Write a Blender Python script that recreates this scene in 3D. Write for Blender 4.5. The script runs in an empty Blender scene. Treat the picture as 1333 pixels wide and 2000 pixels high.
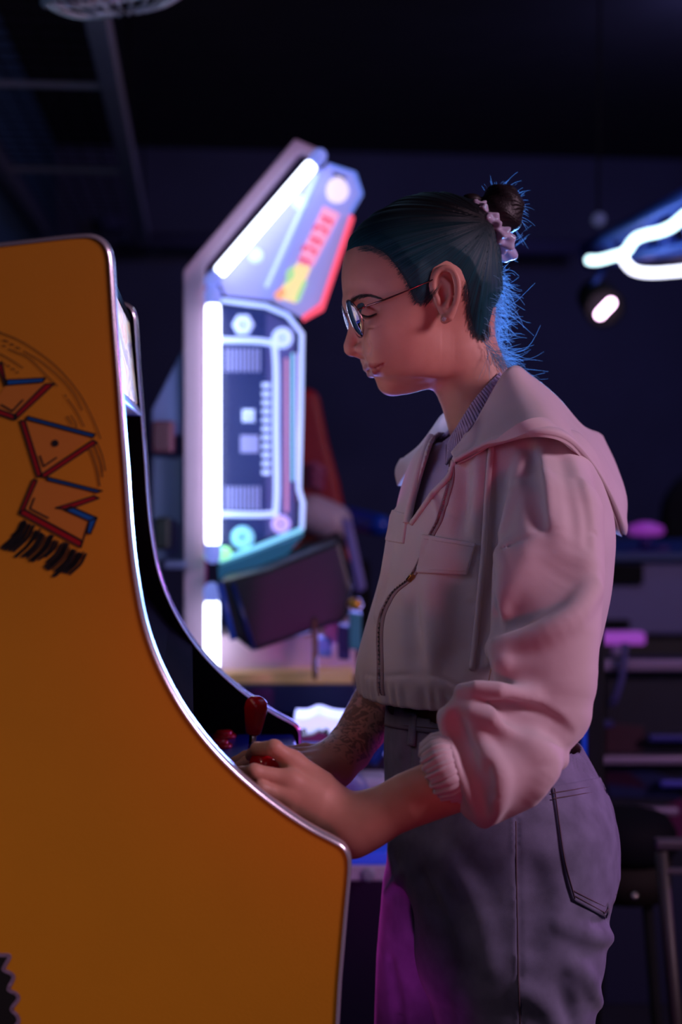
import bpy, math, random
import numpy as np
from mathutils import Vector, Matrix

random.seed(7)
RNG = np.random.default_rng(7)
SC = bpy.context.scene
COL = SC.collection

# ------------------------------------------------------------------ camera
F = 2778.0                      # focal length in pixels of the 1333x2000 frame (50 mm on 36 mm)
CAMZ = 1.38
PITCH = math.radians(2.47)
camd = bpy.data.cameras.new('camera')
camd.sensor_fit = 'VERTICAL'; camd.sensor_height = 36.0; camd.sensor_width = 24.0; camd.lens = 50.0
camd.clip_start = 0.05; camd.clip_end = 60
camd.dof.use_dof = True; camd.dof.focus_distance = 1.54; camd.dof.aperture_fstop = 2.9
cam = bpy.data.objects.new('camera', camd); COL.objects.link(cam)
cam.location = (0, 0, CAMZ); cam.rotation_euler = (math.radians(90) - PITCH, 0, 0)
SC.camera = cam

# ------------------------------------------------------------------ view, world
SC.view_settings.view_transform = 'Standard'; SC.view_settings.look = 'None'
SC.view_settings.gamma = 1.0; SC.view_settings.use_curve_mapping = False
SC.view_settings.exposure = 0.0
world = bpy.data.worlds.new('world'); SC.world = world; world.use_nodes = True
wb = world.node_tree.nodes['Background']
wb.inputs[0].default_value = (0.20, 0.22, 0.55, 1); wb.inputs[1].default_value = 0.03

FW = np.array([0, math.cos(PITCH), -math.sin(PITCH)])
UP = np.array([0, math.sin(PITCH), math.cos(PITCH)])
RT = np.array([1.0, 0, 0]); CP = np.array([0, 0, CAMZ])

def P(px, py, D):
    """world point that stands at depth D on the ray of photo pixel (px, py)"""
    return CP + D * (FW + (px - 666.5) / F * RT + (1000.0 - py) / F * UP)

def PX(p):
    """photo pixel and depth of world points (N,3)"""
    q = np.asarray(p) - CP
    D = q @ FW
    return 666.5 + F * (q @ RT) / D, 1000.0 - F * (q @ UP) / D, D

# ------------------------------------------------------------------ lights (none is seen; cabinet, neon, wall, leg and face helpers are added)
def lamp(name, kind, loc, target, color, power, size=0.3, size_y=None, spot=60, blend=0.6, spread=None):
    l = bpy.data.lights.new(name, kind); l.color = color; l.energy = power
    o = bpy.data.objects.new(name, l); COL.objects.link(o); o.location = Vector(loc)
    o.rotation_euler = (Vector(target) - Vector(loc)).to_track_quat('-Z', 'Y').to_euler()
    if kind == 'AREA':
        l.size = size
        if size_y: l.shape = 'RECTANGLE'; l.size_y = size_y
        if spread: l.spread = math.radians(spread)
    elif kind == 'SPOT':
        l.shadow_soft_size = size; l.spot_size = math.radians(spot); l.spot_blend = blend
    else: l.shadow_soft_size = size
    return o
lamp('key_lilac', 'AREA', (2.3, .75, 2.4), (.2, 1.5, 1.1), (1.0, .62, .86), 40, .6)
lamp('cabinet_fill', 'SPOT', (-1.3, -.5, 2.4), (-.36, 1.3, .66), (1.0, .76, .62), 33, .2, spot=29, blend=.9)  # added unseen spot that brightens only the cabinet
lamp('fill_warm', 'AREA', (.2, -1.6, 2.3), (-.1, 1.4, 1.1), (1.0, .62, .56), .8, .8)
lamp('red_spot', 'SPOT', (.55, -.1, .75), (.05, 1.45, 1.30), (1.0, .05, .14), 13, .12, spot=25, blend=.8)
lamp('blue_back_low', 'SPOT', (.46, 3.05, 1.36), (.19, 1.75, 1.50), (.16, .40, 1.0), 900, .05, spot=30)
lamp('magenta_back_stage', 'SPOT', (2.2, 3.0, 1.7), (.22, 1.6, .86), (.75, .2, 1.0), 60, .15, spot=32)
lamp('magenta_floor_wash', 'SPOT', (-.45, 2.35, .5), (.06, 1.75, .72), (1.0, .06, .75), 120, .10, spot=60)
lamp('neon_boost', 'SPOT', (-.02, 2.92, 1.0), (.05, 1.65, 1.3), (.26, .26, 1.0), 34, .2, spot=70)  # added unseen spot, strengthens the neon machine's light on her
lamp('blue_room_wash', 'AREA', (1.6, 5.2, 2.95), (1.0, 7.5, .5), (.30, .30, .95), 17, .8)
lamp('teal_wall_fill', 'AREA', (-.56, 1.95, 1.5), (-.95, 4.6, 2.2), (.45, .75, 1.0), 1.6, .25)  # added out of view to tint the partition wall
lamp('truss_blue', 'POINT', (1.05, 3.55, 2.35), (0, 0, 0), (.06, .16, 1.0), 1.6, .08)
lamp('magenta_leg_fill', 'SPOT', (.10, .5, .5), (.005, 1.68, .79), (1.0, .08, .75), 36, .04, spot=13, blend=1.0)  # added narrow spot for the magenta band on her far leg
lamp('red_face_fill', 'SPOT', (.42, -.3, 1.05), (.075, 1.6, 1.47), (1.0, .03, .20), 9, .1, spot=9, blend=1.0)  # added narrow spot that reddens her cheek

# ------------------------------------------------------------------ materials
def mat(name, color, rough=0.6, metal=0.0, spec=0.5, emit=None, emit_s=0.0, noise=0.0, nscale=40.0, bump=0.0, bscale=200.0, **kw):
    m = bpy.data.materials.new(name); m.use_nodes = True
    nt = m.node_tree; b = nt.nodes['Principled BSDF']
    b.inputs['Base Color'].default_value = (*color, 1)
    b.inputs['Roughness'].default_value = rough; b.inputs['Metallic'].default_value = metal
    b.inputs['Specular IOR Level'].default_value = spec
    if emit: b.inputs['Emission Color'].default_value = (*emit, 1); b.inputs['Emission Strength'].default_value = emit_s
    for k, v in kw.items():
        b.inputs[k.replace('_', ' ').title().replace('Ior', 'IOR')].default_value = v
    tc = nt.nodes.new('ShaderNodeTexCoord')
    if noise:
        n = nt.nodes.new('ShaderNodeTexNoise'); n.inputs['Scale'].default_value = nscale; n.inputs['Detail'].default_value = 4
        nt.links.new(tc.outputs['Object'], n.inputs['Vector'])
        mx = nt.nodes.new('ShaderNodeMix'); mx.data_type = 'RGBA'
        mx.inputs[6].default_value = (*[c * (1 - noise) for c in color], 1)
        mx.inputs[7].default_value = (*[min(1, c * (1 + noise)) for c in color], 1)
        nt.links.new(n.outputs['Fac'], mx.inputs[0]); nt.links.new(mx.outputs[2], b.inputs['Base Color'])
    if bump:
        n = nt.nodes.new('ShaderNodeTexNoise'); n.inputs['Scale'].default_value = bscale; n.inputs['Detail'].default_value = 3
        nt.links.new(tc.outputs['Object'], n.inputs['Vector'])
        bp = nt.nodes.new('ShaderNodeBump'); bp.inputs['Strength'].default_value = bump; bp.inputs['Distance'].default_value = 0.001
        nt.links.new(n.outputs['Fac'], bp.inputs['Height']); nt.links.new(bp.outputs['Normal'], b.inputs['Normal'])
    return m

def glow(name, color, s):
    m = bpy.data.materials.new(name); m.use_nodes = True; nt = m.node_tree
    b = nt.nodes['Principled BSDF']; b.inputs['Base Color'].default_value = (*color, 1); b.inputs['Roughness'].default_value = .4
    b.inputs['Emission Color'].default_value = (*color, 1); b.inputs['Emission Strength'].default_value = s
    return m

def srgb(r, g, b):
    f = lambda c: (c / 255 / 12.92) if c / 255 <= .04045 else ((c / 255 + .055) / 1.055) ** 2.4
    return (f(r), f(g), f(b))

# ------------------------------------------------------------------ objects
def thing(name, label, cat, loc=(0, 0, 0), group=None):
    o = bpy.data.objects.new(name, None); COL.objects.link(o); o.location = Vector(loc); o.empty_display_size = .05
    o['label'] = label; o['category'] = cat
    if group: o['group'] = group
    return o

def base_of(o):
    v = Vector((0, 0, 0))
    while o is not None: v += o.location; o = o.parent
    return v

def obj(name, V, Fc, m, parent=None, label=None, smooth=True, bevel=0, seg=2, kind=None, mi=None):
    """one mesh object from world-space vertices; children hang under their thing"""
    me = bpy.data.meshes.new(name)
    V = np.asarray(V, float)
    if isinstance(Fc, np.ndarray):
        nf, k = Fc.shape
        me.vertices.add(len(V)); me.vertices.foreach_set('co', V.astype(np.float32).ravel())
        me.loops.add(nf * k); me.loops.foreach_set('vertex_index', Fc.astype(np.int32).ravel())
        me.polygons.add(nf); me.polygons.foreach_set('loop_start', np.arange(0, nf * k, k, dtype=np.int32))
        me.update(calc_edges=True)
    else:
        me.from_pydata([tuple(v) for v in V], [], [tuple(int(i) for i in f) for f in Fc]); me.update()
    for mm in (m if isinstance(m, (list, tuple)) else [m]): me.materials.append(mm)
    if mi is not None: me.polygons.foreach_set('material_index', np.asarray(mi, dtype=np.int32))
    me.polygons.foreach_set('use_smooth', [bool(smooth)] * len(me.polygons))
    o = bpy.data.objects.new(name, me); COL.objects.link(o)
    if parent is not None:
        o.parent = parent; o.location = -base_of(parent)
    if label: o['label'] = label
    if kind: o['kind'] = kind
    if bevel:
        b = o.modifiers.new('bevel', 'BEVEL'); b.width = bevel; b.segments = seg; b.limit_method = 'ANGLE'; b.angle_limit = math.radians(35)
        if smooth:
            me.polygons.foreach_set('use_smooth', [False] * len(me.polygons))
    return o

def tag(o, label, cat, group=None):
    o['label'] = label; o['category'] = cat
    if group: o['group'] = group
    return o

class MB:
    """collects simple shapes into one mesh"""
    def __init__(s): s.V = []; s.F = []; s.n = 0
    def add(s, V, Fc):
        V = np.asarray(V, float); s.V.append(V); s.F += [tuple(int(i) + s.n for i in f) for f in Fc]; s.n += len(V); return s
    def prism(s, poly, vec):
        poly = np.asarray(poly, float); n = len(poly); vec = np.asarray(vec, float)
        V = np.vstack([poly, poly + vec])
        nrm = np.zeros(3)
        for i in range(n): nrm += np.cross(poly[i] - poly[0], poly[(i + 1) % n] - poly[0])
        Fc = [tuple(range(n)), tuple(range(2 * n - 1, n - 1, -1))] + [(i, i + n, (i + 1) % n + n, (i + 1) % n) for i in range(n)]
        if np.dot(nrm, vec) > 0: Fc = [f[::-1] for f in Fc]
        return s.add(V, Fc)
    def box(s, c, ax, ay, az):
        c = np.asarray(c, float); ax, ay, az = [np.asarray(a, float) / 2 for a in (ax, ay, az)]
        return s.prism([c - ax - ay - az, c + ax - ay - az, c + ax + ay - az, c - ax + ay - az], 2 * az)
    def tube(s, pts, r, seg=8, caps=True, closed=False):
        pts = np.asarray(pts, float); n = len(pts); r = np.broadcast_to(np.asarray(r, float), (n,))
        T = np.gradient(pts, axis=0)
        if closed: T = np.roll(pts, -1, 0) - np.roll(pts, 1, 0)
        T /= np.linalg.norm(T, axis=1)[:, None] + 1e-12
        a = np.array([0, 0, 1.0]) if abs(T[0][2]) < .9 else np.array([1.0, 0, 0])
        N = a - T[0] * (a @ T[0]); N /= np.linalg.norm(N); V = []
        ang = np.arange(seg) * 2 * math.pi / seg
        for i in range(n):
            N = N - T[i] * (N @ T[i]); N /= np.linalg.norm(N) + 1e-12
            B = np.cross(T[i], N)
            V.append(pts[i] + r[i] * (np.cos(ang)[:, None] * N + np.sin(ang)[:, None] * B))
        V = np.vstack(V); Fc = []
        for i in range(n if closed else n - 1):
            j = (i + 1) % n
            for k in range(seg): Fc.append((i * seg + k, i * seg + (k + 1) % seg, j * seg + (k + 1) % seg, j * seg + k))
        if caps and not closed: Fc += [tuple(range(seg))[::-1], tuple(range((n - 1) * seg, n * seg))]
        return s.add(V, Fc)
    def rod(s, a, b, r, seg=16, dome=4):
        """a round-ended rod"""
        a = np.asarray(a, float); b = np.asarray(b, float); t = (b - a) / np.linalg.norm(b - a)
        pts = []; rr = []
        for k in range(dome + 1):
            th = math.pi / 2 * k / dome
            pts.append(a - t * r * math.cos(th)); rr.append(max(1e-4, r * math.sin(th)))
        for k in range(dome, -1, -1):
            th = math.pi / 2 * k / dome
            pts.append(b + t * r * math.cos(th)); rr.append(max(1e-4, r * math.sin(th)))
        return s.tube(pts, rr, seg)
    def lathe(s, base, axis, prof, seg=24):
        """prof: list of (height, radius) along axis from base"""
        axis = np.asarray(axis, float) / np.linalg.norm(axis); base = np.asarray(base, float)
        N = np.cross(axis, [0, 0, 1.0] if abs(axis[2]) < .9 else [1.0, 0, 0]); N /= np.linalg.norm(N); B = np.cross(axis, N)
        ang = np.arange(seg) * 2 * math.pi / seg; n = len(prof)
        V = np.vstack([base + axis * h + max(r, 1e-4) * (np.cos(ang)[:, None] * N + np.sin(ang)[:, None] * B) for h, r in prof])
        Fc = [(i * seg + k, i * seg + (k + 1) % seg, (i + 1) * seg + (k + 1) % seg, (i + 1) * seg + k) for i in range(n - 1) for k in range(seg)]
        return s.add(V, Fc + [tuple(range(seg))[::-1], tuple(range((n - 1) * seg, n * seg))])
    def obj(s, name, m, parent=None, **kw):
        return obj(name, np.vstack(s.V), s.F, m, parent, **kw)

def spl(pts, n):
    """Catmull-Rom through pts (k, dim), n samples per span"""
    p = np.asarray(pts, float); k = len(p)
    if k == 2: return p[0] + (p[1] - p[0]) * np.linspace(0, 1, n + 1)[:, None]
    q = np.vstack([2 * p[0] - p[1], p, 2 * p[-1] - p[-2]]); out = []
    for i in range(k - 1):
        a, b, c, d = q[i:i + 4]
        t = np.linspace(0, 1, n, endpoint=False)[:, None]
        out.append(.5 * (2 * b + (c - a) * t + (2 * a - 5 * b + 4 * c - d) * t * t + (3 * b - a - 3 * c + d) * t ** 3))
    return np.vstack(out + [p[-1:]])

def patch(grid, n=8, thick=.004, name='patch', m=None, parent=None, **kw):
    """smooth sheet through a grid of world points, with thickness"""
    G = np.asarray(grid, float); rows = np.stack([spl(G[i], n) for i in range(G.shape[0])])
    S = np.stack([spl(rows[:, j], n) for j in range(rows.shape[1])], 1)
    return sheet(S, thick, name, m, parent, **kw)

def sheet(S, thick, name, m, parent=None, round_edge=True, **kw):
    a, b = S.shape[:2]; V = S.reshape(-1, 3)
    idx = np.arange(a * b).reshape(a, b)
    Fc = np.stack([idx[:-1, :-1], idx[1:, :-1], idx[1:, 1:], idx[:-1, 1:]], -1).reshape(-1, 4)
    o = obj(name, V, Fc, m, parent, **kw)
    sm = o.modifiers.new('thick', 'SOLIDIFY'); sm.thickness = thick; sm.offset = 0
    if thick > .003 and round_edge:
        bv = o.modifiers.new('bevel', 'BEVEL'); bv.width = thick * .42; bv.segments = 3; bv.limit_method = 'ANGLE'; bv.angle_limit = math.radians(50)
    return o

# ------------------------------------------------------------------ implicit surfaces
MARG = [0.01]
def smin(a, b, k):
    if k <= 0: return np.minimum(a, b)
    h = np.maximum(k - np.abs(a - b), 0) / k
    return np.minimum(a, b) - h * h * k * .25
def smax(a, b, k): return -smin(-a, -b, k)

def capd(p, a, b, ra, rb):
    ab = b - a; t = np.clip(((p - a) @ ab) / max(1e-12, ab @ ab), 0, 1)
    return np.sqrt((((p - a) - t[:, None] * ab) ** 2).sum(1)) - (ra + (rb - ra) * t)

def chaind(p, pts, rs):
    d = None
    for i in range(len(pts) - 1):
        e = capd(p, pts[i], pts[i + 1], rs[i], rs[i + 1]); d = e if d is None else np.minimum(d, e)
    return d

def f32(a): return np.asarray(a, np.float32)

def local(d, p, lo, hi, fn):
    """apply d[m] = fn(d[m], p[m]) for points inside the box"""
    m = ((p >= lo) & (p <= hi)).all(1)
    if m.any(): d[m] = fn(d[m], p[m])
    return d

def add_chain(d, p, pts, rs, k, sub=False):
    pts = f32(pts); rs = np.broadcast_to(f32(rs), (len(pts),)); g = rs.max() + k + MARG[0]
    op = (lambda a, q: smax(a, -chaind(q, pts, rs), k)) if sub else (lambda a, q: smin(a, chaind(q, pts, rs), k))
    return local(d, p, pts.min(0) - g, pts.max(0) + g, op)

def elld(p, c, R, r):
    q = (p - f32(c)) @ f32(R) / f32(r)
    n = np.sqrt((q * q).sum(1)); g = np.sqrt(((q / f32(r)) ** 2).sum(1)) + 1e-9
    return n * (n - 1) / g
def add_ell(d, p, c, R, r, k, sub=False):
    g = max(r) + k + MARG[0]; c = f32(c)
    op = (lambda a, q: smax(a, -elld(q, c, R, r), k)) if sub else (lambda a, q: smin(a, elld(q, c, R, r), k))
    return local(d, p, c - g, c + g, op)

def mesh_sdf(f, lo, hi, h, B=8, lip=1.35):
    """sparse surface nets"""
    lo = np.asarray(lo, float); hi = np.asarray(hi, float)
    nb = np.ceil((hi - lo) / (h * B)).astype(int)
    hd = .866 * B * h
    MARG[0] = hd * 1.2
    g = np.stack(np.meshgrid(*[np.arange(n) for n in nb], indexing='ij'), -1).reshape(-1, 3)
    dv = np.concatenate([f(f32(lo + (c + .5) * B * h)) for c in np.array_split(g, max(1, len(g) // 400000))])
    g = g[np.abs(dv) < hd * lip]
    MARG[0] = .002
    k = np.arange(B + 1); loc = np.stack(np.meshgrid(k, k, k, indexing='ij'), -1).reshape(-1, 3)
    Vs = []; IDs = []; Q = []
    big = np.array(nb * B + 4, np.int64)
    gid = lambda c: ((c[..., 0] + 1) * big[1] + (c[..., 1] + 1)) * big[2] + (c[..., 2] + 1)
    cn = np.array([(i, j, l) for i in (0, 1) for j in (0, 1) for l in (0, 1)])
    ed = [(a, b) for a in range(8) for b in range(a + 1, 8) if np.abs(cn[a] - cn[b]).sum() == 1]
    for gb in np.array_split(g, max(1, len(g) // 500)):
        base = gb * B
        pts = f32(lo + (base[:, None, :] + loc[None]) * h)
        v = f(pts.reshape(-1, 3)).reshape(len(gb), B + 1, B + 1, B + 1)
        s = v < 0
        cs = np.zeros((len(gb), B, B, B), np.int8)
        for (i, j, l) in cn: cs += s[:, i:B + i, j:B + j, l:B + l]
        mi = np.argwhere((cs > 0) & (cs < 8))
        if len(mi):
            cv = np.stack([v[mi[:, 0], mi[:, 1] + i, mi[:, 2] + j, mi[:, 3] + l] for (i, j, l) in cn], 1)
            acc = np.zeros((len(mi), 3)); cnt = np.zeros(len(mi))
            for a, b in ed:
                x = (cv[:, a] < 0) != (cv[:, b] < 0)
                t = np.where(x, cv[:, a] / np.where(x, cv[:, a] - cv[:, b], 1), 0)
                acc += np.where(x[:, None], cn[a] + t[:, None] * (cn[b] - cn[a]), 0); cnt += x
            cell = base[mi[:, 0]] + mi[:, 1:]
            Vs.append(lo + (cell + acc / cnt[:, None]) * h); IDs.append(gid(cell))
        for ax in range(3):
            sl = [slice(0, B)] * 3; s2 = list(sl); s2[ax] = slice(1, B + 1)
            a = s[(slice(None), *sl)]; b = s[(slice(None), *s2)]
            e = np.argwhere(a != b)
            if not len(e): continue
            fl = a[e[:, 0], e[:, 1], e[:, 2], e[:, 3]]
            cell = base[e[:, 0]] + e[:, 1:]
            u, w = [(1, 2), (2, 0), (0, 1)][ax]
            du = np.zeros(3, int); dw = np.zeros(3, int); du[u] = 1; dw[w] = 1
            q = np.stack([gid(cell - du - dw), gid(cell - dw), gid(cell), gid(cell - du)], 1)
            q[~fl] = q[~fl][:, ::-1]; Q.append(q)
    V = np.vstack(Vs); I = np.concatenate(IDs); Q = np.vstack(Q)
    o = np.argsort(I); Is = I[o]; V = V[o]
    w = np.clip(np.searchsorted(Is, Q), 0, len(Is) - 1); ok = (Is[w] == Q).all(1)
    return V, w[ok]

def relax(V, Q, it=2, lam=.5):
    """light smoothing of a quad mesh"""
    n = len(V); A = np.concatenate([Q[:, [0, 1]], Q[:, [1, 2]], Q[:, [2, 3]], Q[:, [3, 0]]])
    A = np.concatenate([A, A[:, ::-1]])
    deg = np.bincount(A[:, 0], minlength=n).astype(float)[:, None] + 1e-9
    for i in range(it):
        for l in (lam, -lam * .9):
            S = np.stack([np.bincount(A[:, 0], V[A[:, 1], c], n) for c in range(3)], 1) / deg
            V = V + l * (S - V)
    return V

def hit(f, px, py, D0, D1, step=.8):
    """depth at which the rays of pixels first meet the surface f = 0"""
    px = np.atleast_1d(np.asarray(px, float)); py = np.atleast_1d(np.asarray(py, float))
    dr = FW + ((px - 666.5) / F)[:, None] * RT + ((1000 - py) / F)[:, None] * UP
    D = np.full(len(px), float(D0)); done = np.zeros(len(px), bool)
    MARG[0] = .08
    for i in range(130):
        v = f(f32(CP + D[:, None] * dr))
        D = np.where(done, D, D + np.clip(v, -.01, .03) * step)
        done |= (np.abs(v) < 2e-4) | (D > D1)
        if done.all(): break
    v = f(f32(CP + D[:, None] * dr)); MARG[0] = .002
    return np.where((np.abs(v) < 1e-3) & (D < D1), D, D1)

def hit_safe(f, pts, D0, D1):
    """like hit, but rays that pass the silhouette are moved inwards until they meet the surface"""
    pts = np.array(pts, float); D = hit(f, pts[:, 0], pts[:, 1], D0, D1)
    bad = D > D1 - .004
    if bad.any() and not bad.all():
        good = np.argwhere(~bad)[:, 0]
        for i in np.argwhere(bad)[:, 0]:
            j = good[np.argmin(((pts[good] - pts[i]) ** 2).sum(1))]
            k = np.linspace(0, 1, 24)[:, None]; q = pts[i] + (pts[j] - pts[i]) * k
            d = hit(f, q[:, 0], q[:, 1], D0, D1); ok = np.argwhere(d < D1 - .004)[:, 0]
            m = ok[0] if len(ok) else 23
            pts[i] = q[m]; D[i] = d[m] if len(ok) else D[j]
    return pts, D

def on(f, pts, D0, D1, lift=0.0):
    """photo pixels -> world points on surface f, lifted towards the viewer side"""
    pts, D = hit_safe(f, pts, D0, D1)
    return np.stack([P(x, y, d) for (x, y), d in zip(pts, D - lift)])
# ------------------------------------------------------------------ room frame (turned 6 degrees against the camera)
TH = math.atan((666.5 - 370) / F)
RQ = np.array([math.cos(TH), math.sin(TH), 0]); RD = np.array([-math.sin(TH), math.cos(TH), 0]); Z1 = np.array([0, 0, 1.0])
def G(q, d, z): return q * RQ + d * RD + z * Z1
def onplane(px, py, d):
    """world point where a pixel's ray meets the room plane at distance d"""
    dr = FW + (px - 666.5) / F * RT + (1000 - py) / F * UP
    return CP + dr * ((d - CP @ RD) / (dr @ RD))
def QZ(px, py, d):
    p = onplane(px, py, d); return np.array([p @ RQ, p[2]])
def PZ(px, D, z):
    """point at pixel column px and depth ~D with height z"""
    p = P(px, 880, D); return np.array([p[0], p[1], z])

M_wall = mat('wall_paint', srgb(62, 66, 98), .75, noise=.25, nscale=3, bump=.2, bscale=60)
M_wallb = mat('wall_paint_blue', srgb(52, 84, 110), .7, noise=.2, nscale=2, bump=.2, bscale=60)
M_ceil = mat('ceiling_paint', srgb(54, 50, 58), .85, noise=.3, nscale=5)
M_floor = mat('floor_carpet', srgb(22, 24, 48), .8, noise=.5, nscale=30, bump=.5, bscale=400)
M_steel = mat('painted_steel', srgb(140, 142, 160), .5, .1, noise=.15, nscale=20)
M_black = mat('black_satin', (.010, .010, .013), .38, noise=.3, nscale=15)
M_blackm = mat('black_matt', (.008, .008, .010), .85, spec=.15, noise=.3, nscale=25)

def struct(o): o['kind'] = 'structure'; return o
H = 3.05
def slab(name, m, q0, q1, d0, d1, z0, z1):
    return struct(MB().prism([G(q0, d0, z0), G(q1, d0, z0), G(q1, d1, z0), G(q0, d1, z0)], Z1 * (z1 - z0)).obj(name, m, smooth=False))
slab('floor', M_floor, -3.3, 4.2, -2.5, 8.1, -.1, 0)
slab('ceiling', M_ceil, -3.3, 4.2, -2.5, 8.1, H, H + .1)
slab('wall_back', M_wall, -3.3, 4.2, 8.0, 8.1, 0, H)
slab('wall_left', M_wallb, -2.3, -2.2, -2.5, 8.0, 0, H)
slab('wall_partition', M_wallb, -.80, -.72, 2.3, 8.0, 0, H)
slab('wall_right', M_wall, 4.1, 4.2, -2.5, 8.0, 0, H)
slab('wall_front', M_wall, -3.3, 4.2, -2.6, -2.5, 0, H)
for i, z in enumerate((.0,)):
    slab('baseboard_back', M_black, -2.2, 4.1, 7.97, 8.0, 0, .12)

# ------------------------------------------------------------------ overhead: cable tray, wall pipe, fan
def px_d(px, py, d): return onplane(px, py, d)
z_t = 2.42
def ray_z(px, py, z):
    dr = FW + (px - 666.5) / F * RT + (1000 - py) / F * UP
    return CP + dr * ((z - CAMZ) / dr[2])
tray = thing('cable_tray', 'grey steel cable tray running along the ceiling above the yellow arcade cabinet', 'cable tray', G(-1.2, 4, z_t))
a = ray_z(205, 30, z_t); b = ray_z(272, 455, z_t)
qa = a @ RQ; da = max(1.5, a @ RD); qb = b @ RQ; db = min(7.9, b @ RD)
qm = (qa + qb) / 2
for dq, nm in ((0, 'rail'), (-.46, 'rail')):
    MB().box(G(qm + dq, (da - .6 + db) / 2, z_t), RQ * .055, RD * (db - da + .6), Z1 * .07).obj(nm, M_steel, tray, bevel=.006)
rd = [ray_z(150, y, z_t) @ RD for y in (-60, 160, 327)]
for d in rd + [rd[-1] + 1.6, rd[-1] + 3.0]:
    if d > db: continue
    MB().box(G(qm - .23, d, z_t - .01), RQ * .42, RD * .022, Z1 * .018).obj('rung', M_steel, tray, bevel=.004)
mesh_b = MB()
for k in range(7): mesh_b.tube([G(qm - .42 + k * .065, da - .5, z_t + .01), G(qm - .42 + k * .065, db, z_t + .01)], .003, 4)
for k in range(50): mesh_b.tube([G(qm - .45, da - .5 + k * .11, z_t + .013), G(qm - .02, da - .5 + k * .11, z_t + .013)], .003, 4)
mesh_b.obj('wire_mesh', M_blackm, tray, kind='stuff')
for k in range(4):
    d = da + .3 + k * 1.6
    MB().tube([G(qm, d, z_t + .03), G(qm, d, H)], .006, 6).obj('hanger_rod', M_blackm, tray)

zp = QZ(700, 470, 7.6)[1]
bp = thing('wall_pipe', 'long horizontal conduit pipe along the dark back wall', 'pipe', G(0, 7.6, zp))
MB().tube([G(QZ(255, 462, 7.6)[0], 7.75, zp), G(QZ(1150, 470, 7.6)[0], 7.75, zp)], .045, 12).obj('pipe', mat('conduit_paint', srgb(88, 88, 130), .5, .2, noise=.15), bp)
for k in range(6):
    q = QZ(300 + k * 160, 470, 7.6)[0]
    MB().box(G(q, 7.87, zp), RQ * .05, RD * .27, Z1 * .05).obj('bracket', M_steel, bp, bevel=.005)

fan = thing('ceiling_fan', 'round wire-caged fan hanging near the ceiling at the top left', 'fan', P(240, -30, 2.6))
FC = P(236, -18, 2.6); fr = 150 * 2.6 / F
ax = np.array([.16, .22, -.96]); ax /= np.linalg.norm(ax)
e1 = np.cross(ax, [0, 1, 0]); e1 /= np.linalg.norm(e1); e2 = np.cross(ax, e1)
def circ(r, h, n=40): return [FC + ax * h + r * (math.cos(t) * e1 + math.sin(t) * e2) for t in np.linspace(0, 2 * math.pi, n, endpoint=False)]
M_cage = mat('cage_wire', srgb(190, 190, 200), .35, .7)
MB().tube(circ(fr, 0), .008, 8, closed=True).obj('cage_ring', M_cage, fan)
MB().tube(circ(fr, -.07), .006, 8, closed=True).obj('cage_ring', M_cage, fan)
for k in range(24):
    t = k * math.pi / 12; u = math.cos(t) * e1 + math.sin(t) * e2
    MB().tube(spl([FC + ax * .035 + u * .03, FC + ax * .035 + u * fr * .6, FC + u * fr, FC - ax * .07 + u * fr, FC - ax * .1 + u * fr * .5], 4), .0022, 5).obj('cage_wire', M_cage, fan)
MB().lathe(FC - ax * .12, ax, [(0, .02), (0, .045), (.09, .045), (.1, .03), (.1, .0)]).obj('motor', M_steel, fan)
for k in range(4):
    t = k * math.pi / 2 + .3; u = math.cos(t) * e1 + math.sin(t) * e2; v = np.cross(ax, u)
    MB().prism([FC - ax * .02 + u * .03 - v * .015, FC - ax * .035 + u * fr * .85 - v * .03, FC - ax * .012 + u * fr * .88 + v * .045, FC - ax * .01 + u * .03 + v * .015], ax * .004).obj('blade', M_steel, fan, smooth=False)
MB().tube([FC - ax * .12, np.array([FC[0], FC[1], H])], .012, 8).obj('drop_rod', M_steel, fan)
# ------------------------------------------------------------------ yellow arcade cabinet
D0 = 1.29; WCAB = .60; TP = .018
M_yel = mat('yellow_laminate', srgb(230, 148, 22), .55, noise=.05, nscale=12, bump=.25, bscale=900)
M_trim = mat('chrome_edge_trim', srgb(225, 220, 232), .22, .75)
M_blackin = mat('cabinet_inner_black', (.005, .005, .008), .95, spec=.02, noise=.3, nscale=20)
M_ctrl = mat('control_panel_neon_tint', srgb(24, 44, 140), .32, noise=.2, nscale=40, bump=.15, bscale=900)  # blue of the neon light is put into the panel colour
cab = thing('arcade_cabinet', 'tall yellow upright arcade cabinet with printed lettering that the woman is playing', 'arcade cabinet', G(-.2, D0 + .3, 0))
edge_px = [(-420, 528), (0, 481), (120, 467), (160, 463.5), (180, 464), (196, 471), (207, 484), (213, 505), (216, 545), (222, 640), (230, 745), (236, 830),
           (243, 920), (249, 1010), (255, 1075), (263, 1135), (276, 1205), (294, 1265), (320, 1325), (355, 1387), (400, 1448), (450, 1502), (505, 1551),
           (560, 1592), (610, 1624), (650, 1645), (668, 1656), (677, 1669), (680, 1685), (679, 1715), (673, 1780), (661, 1920), (656, 2000), (640, 2290), (640, 2480)]
qz = np.array([QZ(x, y, D0) for x, y in edge_px])
fr_ = spl(qz[:-3], 5)
kick = np.array([QZ(656, 2000, D0), QZ(640, 2300, D0), [QZ(640, 2300, D0)[0], .12], [QZ(640, 2300, D0)[0] - .05, .10], [QZ(640, 2300, D0)[0] - .05, 0]])
prof = np.vstack([fr_, kick[1:]])
qback = prof[0][0]
outline = np.vstack([prof, [[qback, 0]]])
def pan(d): return [G(q, d, z) for q, z in outline]
MB().prism(pan(D0), RD * TP).obj('side_panel', [M_yel], cab, smooth=False, label='near yellow side panel with printed lettering')
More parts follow.
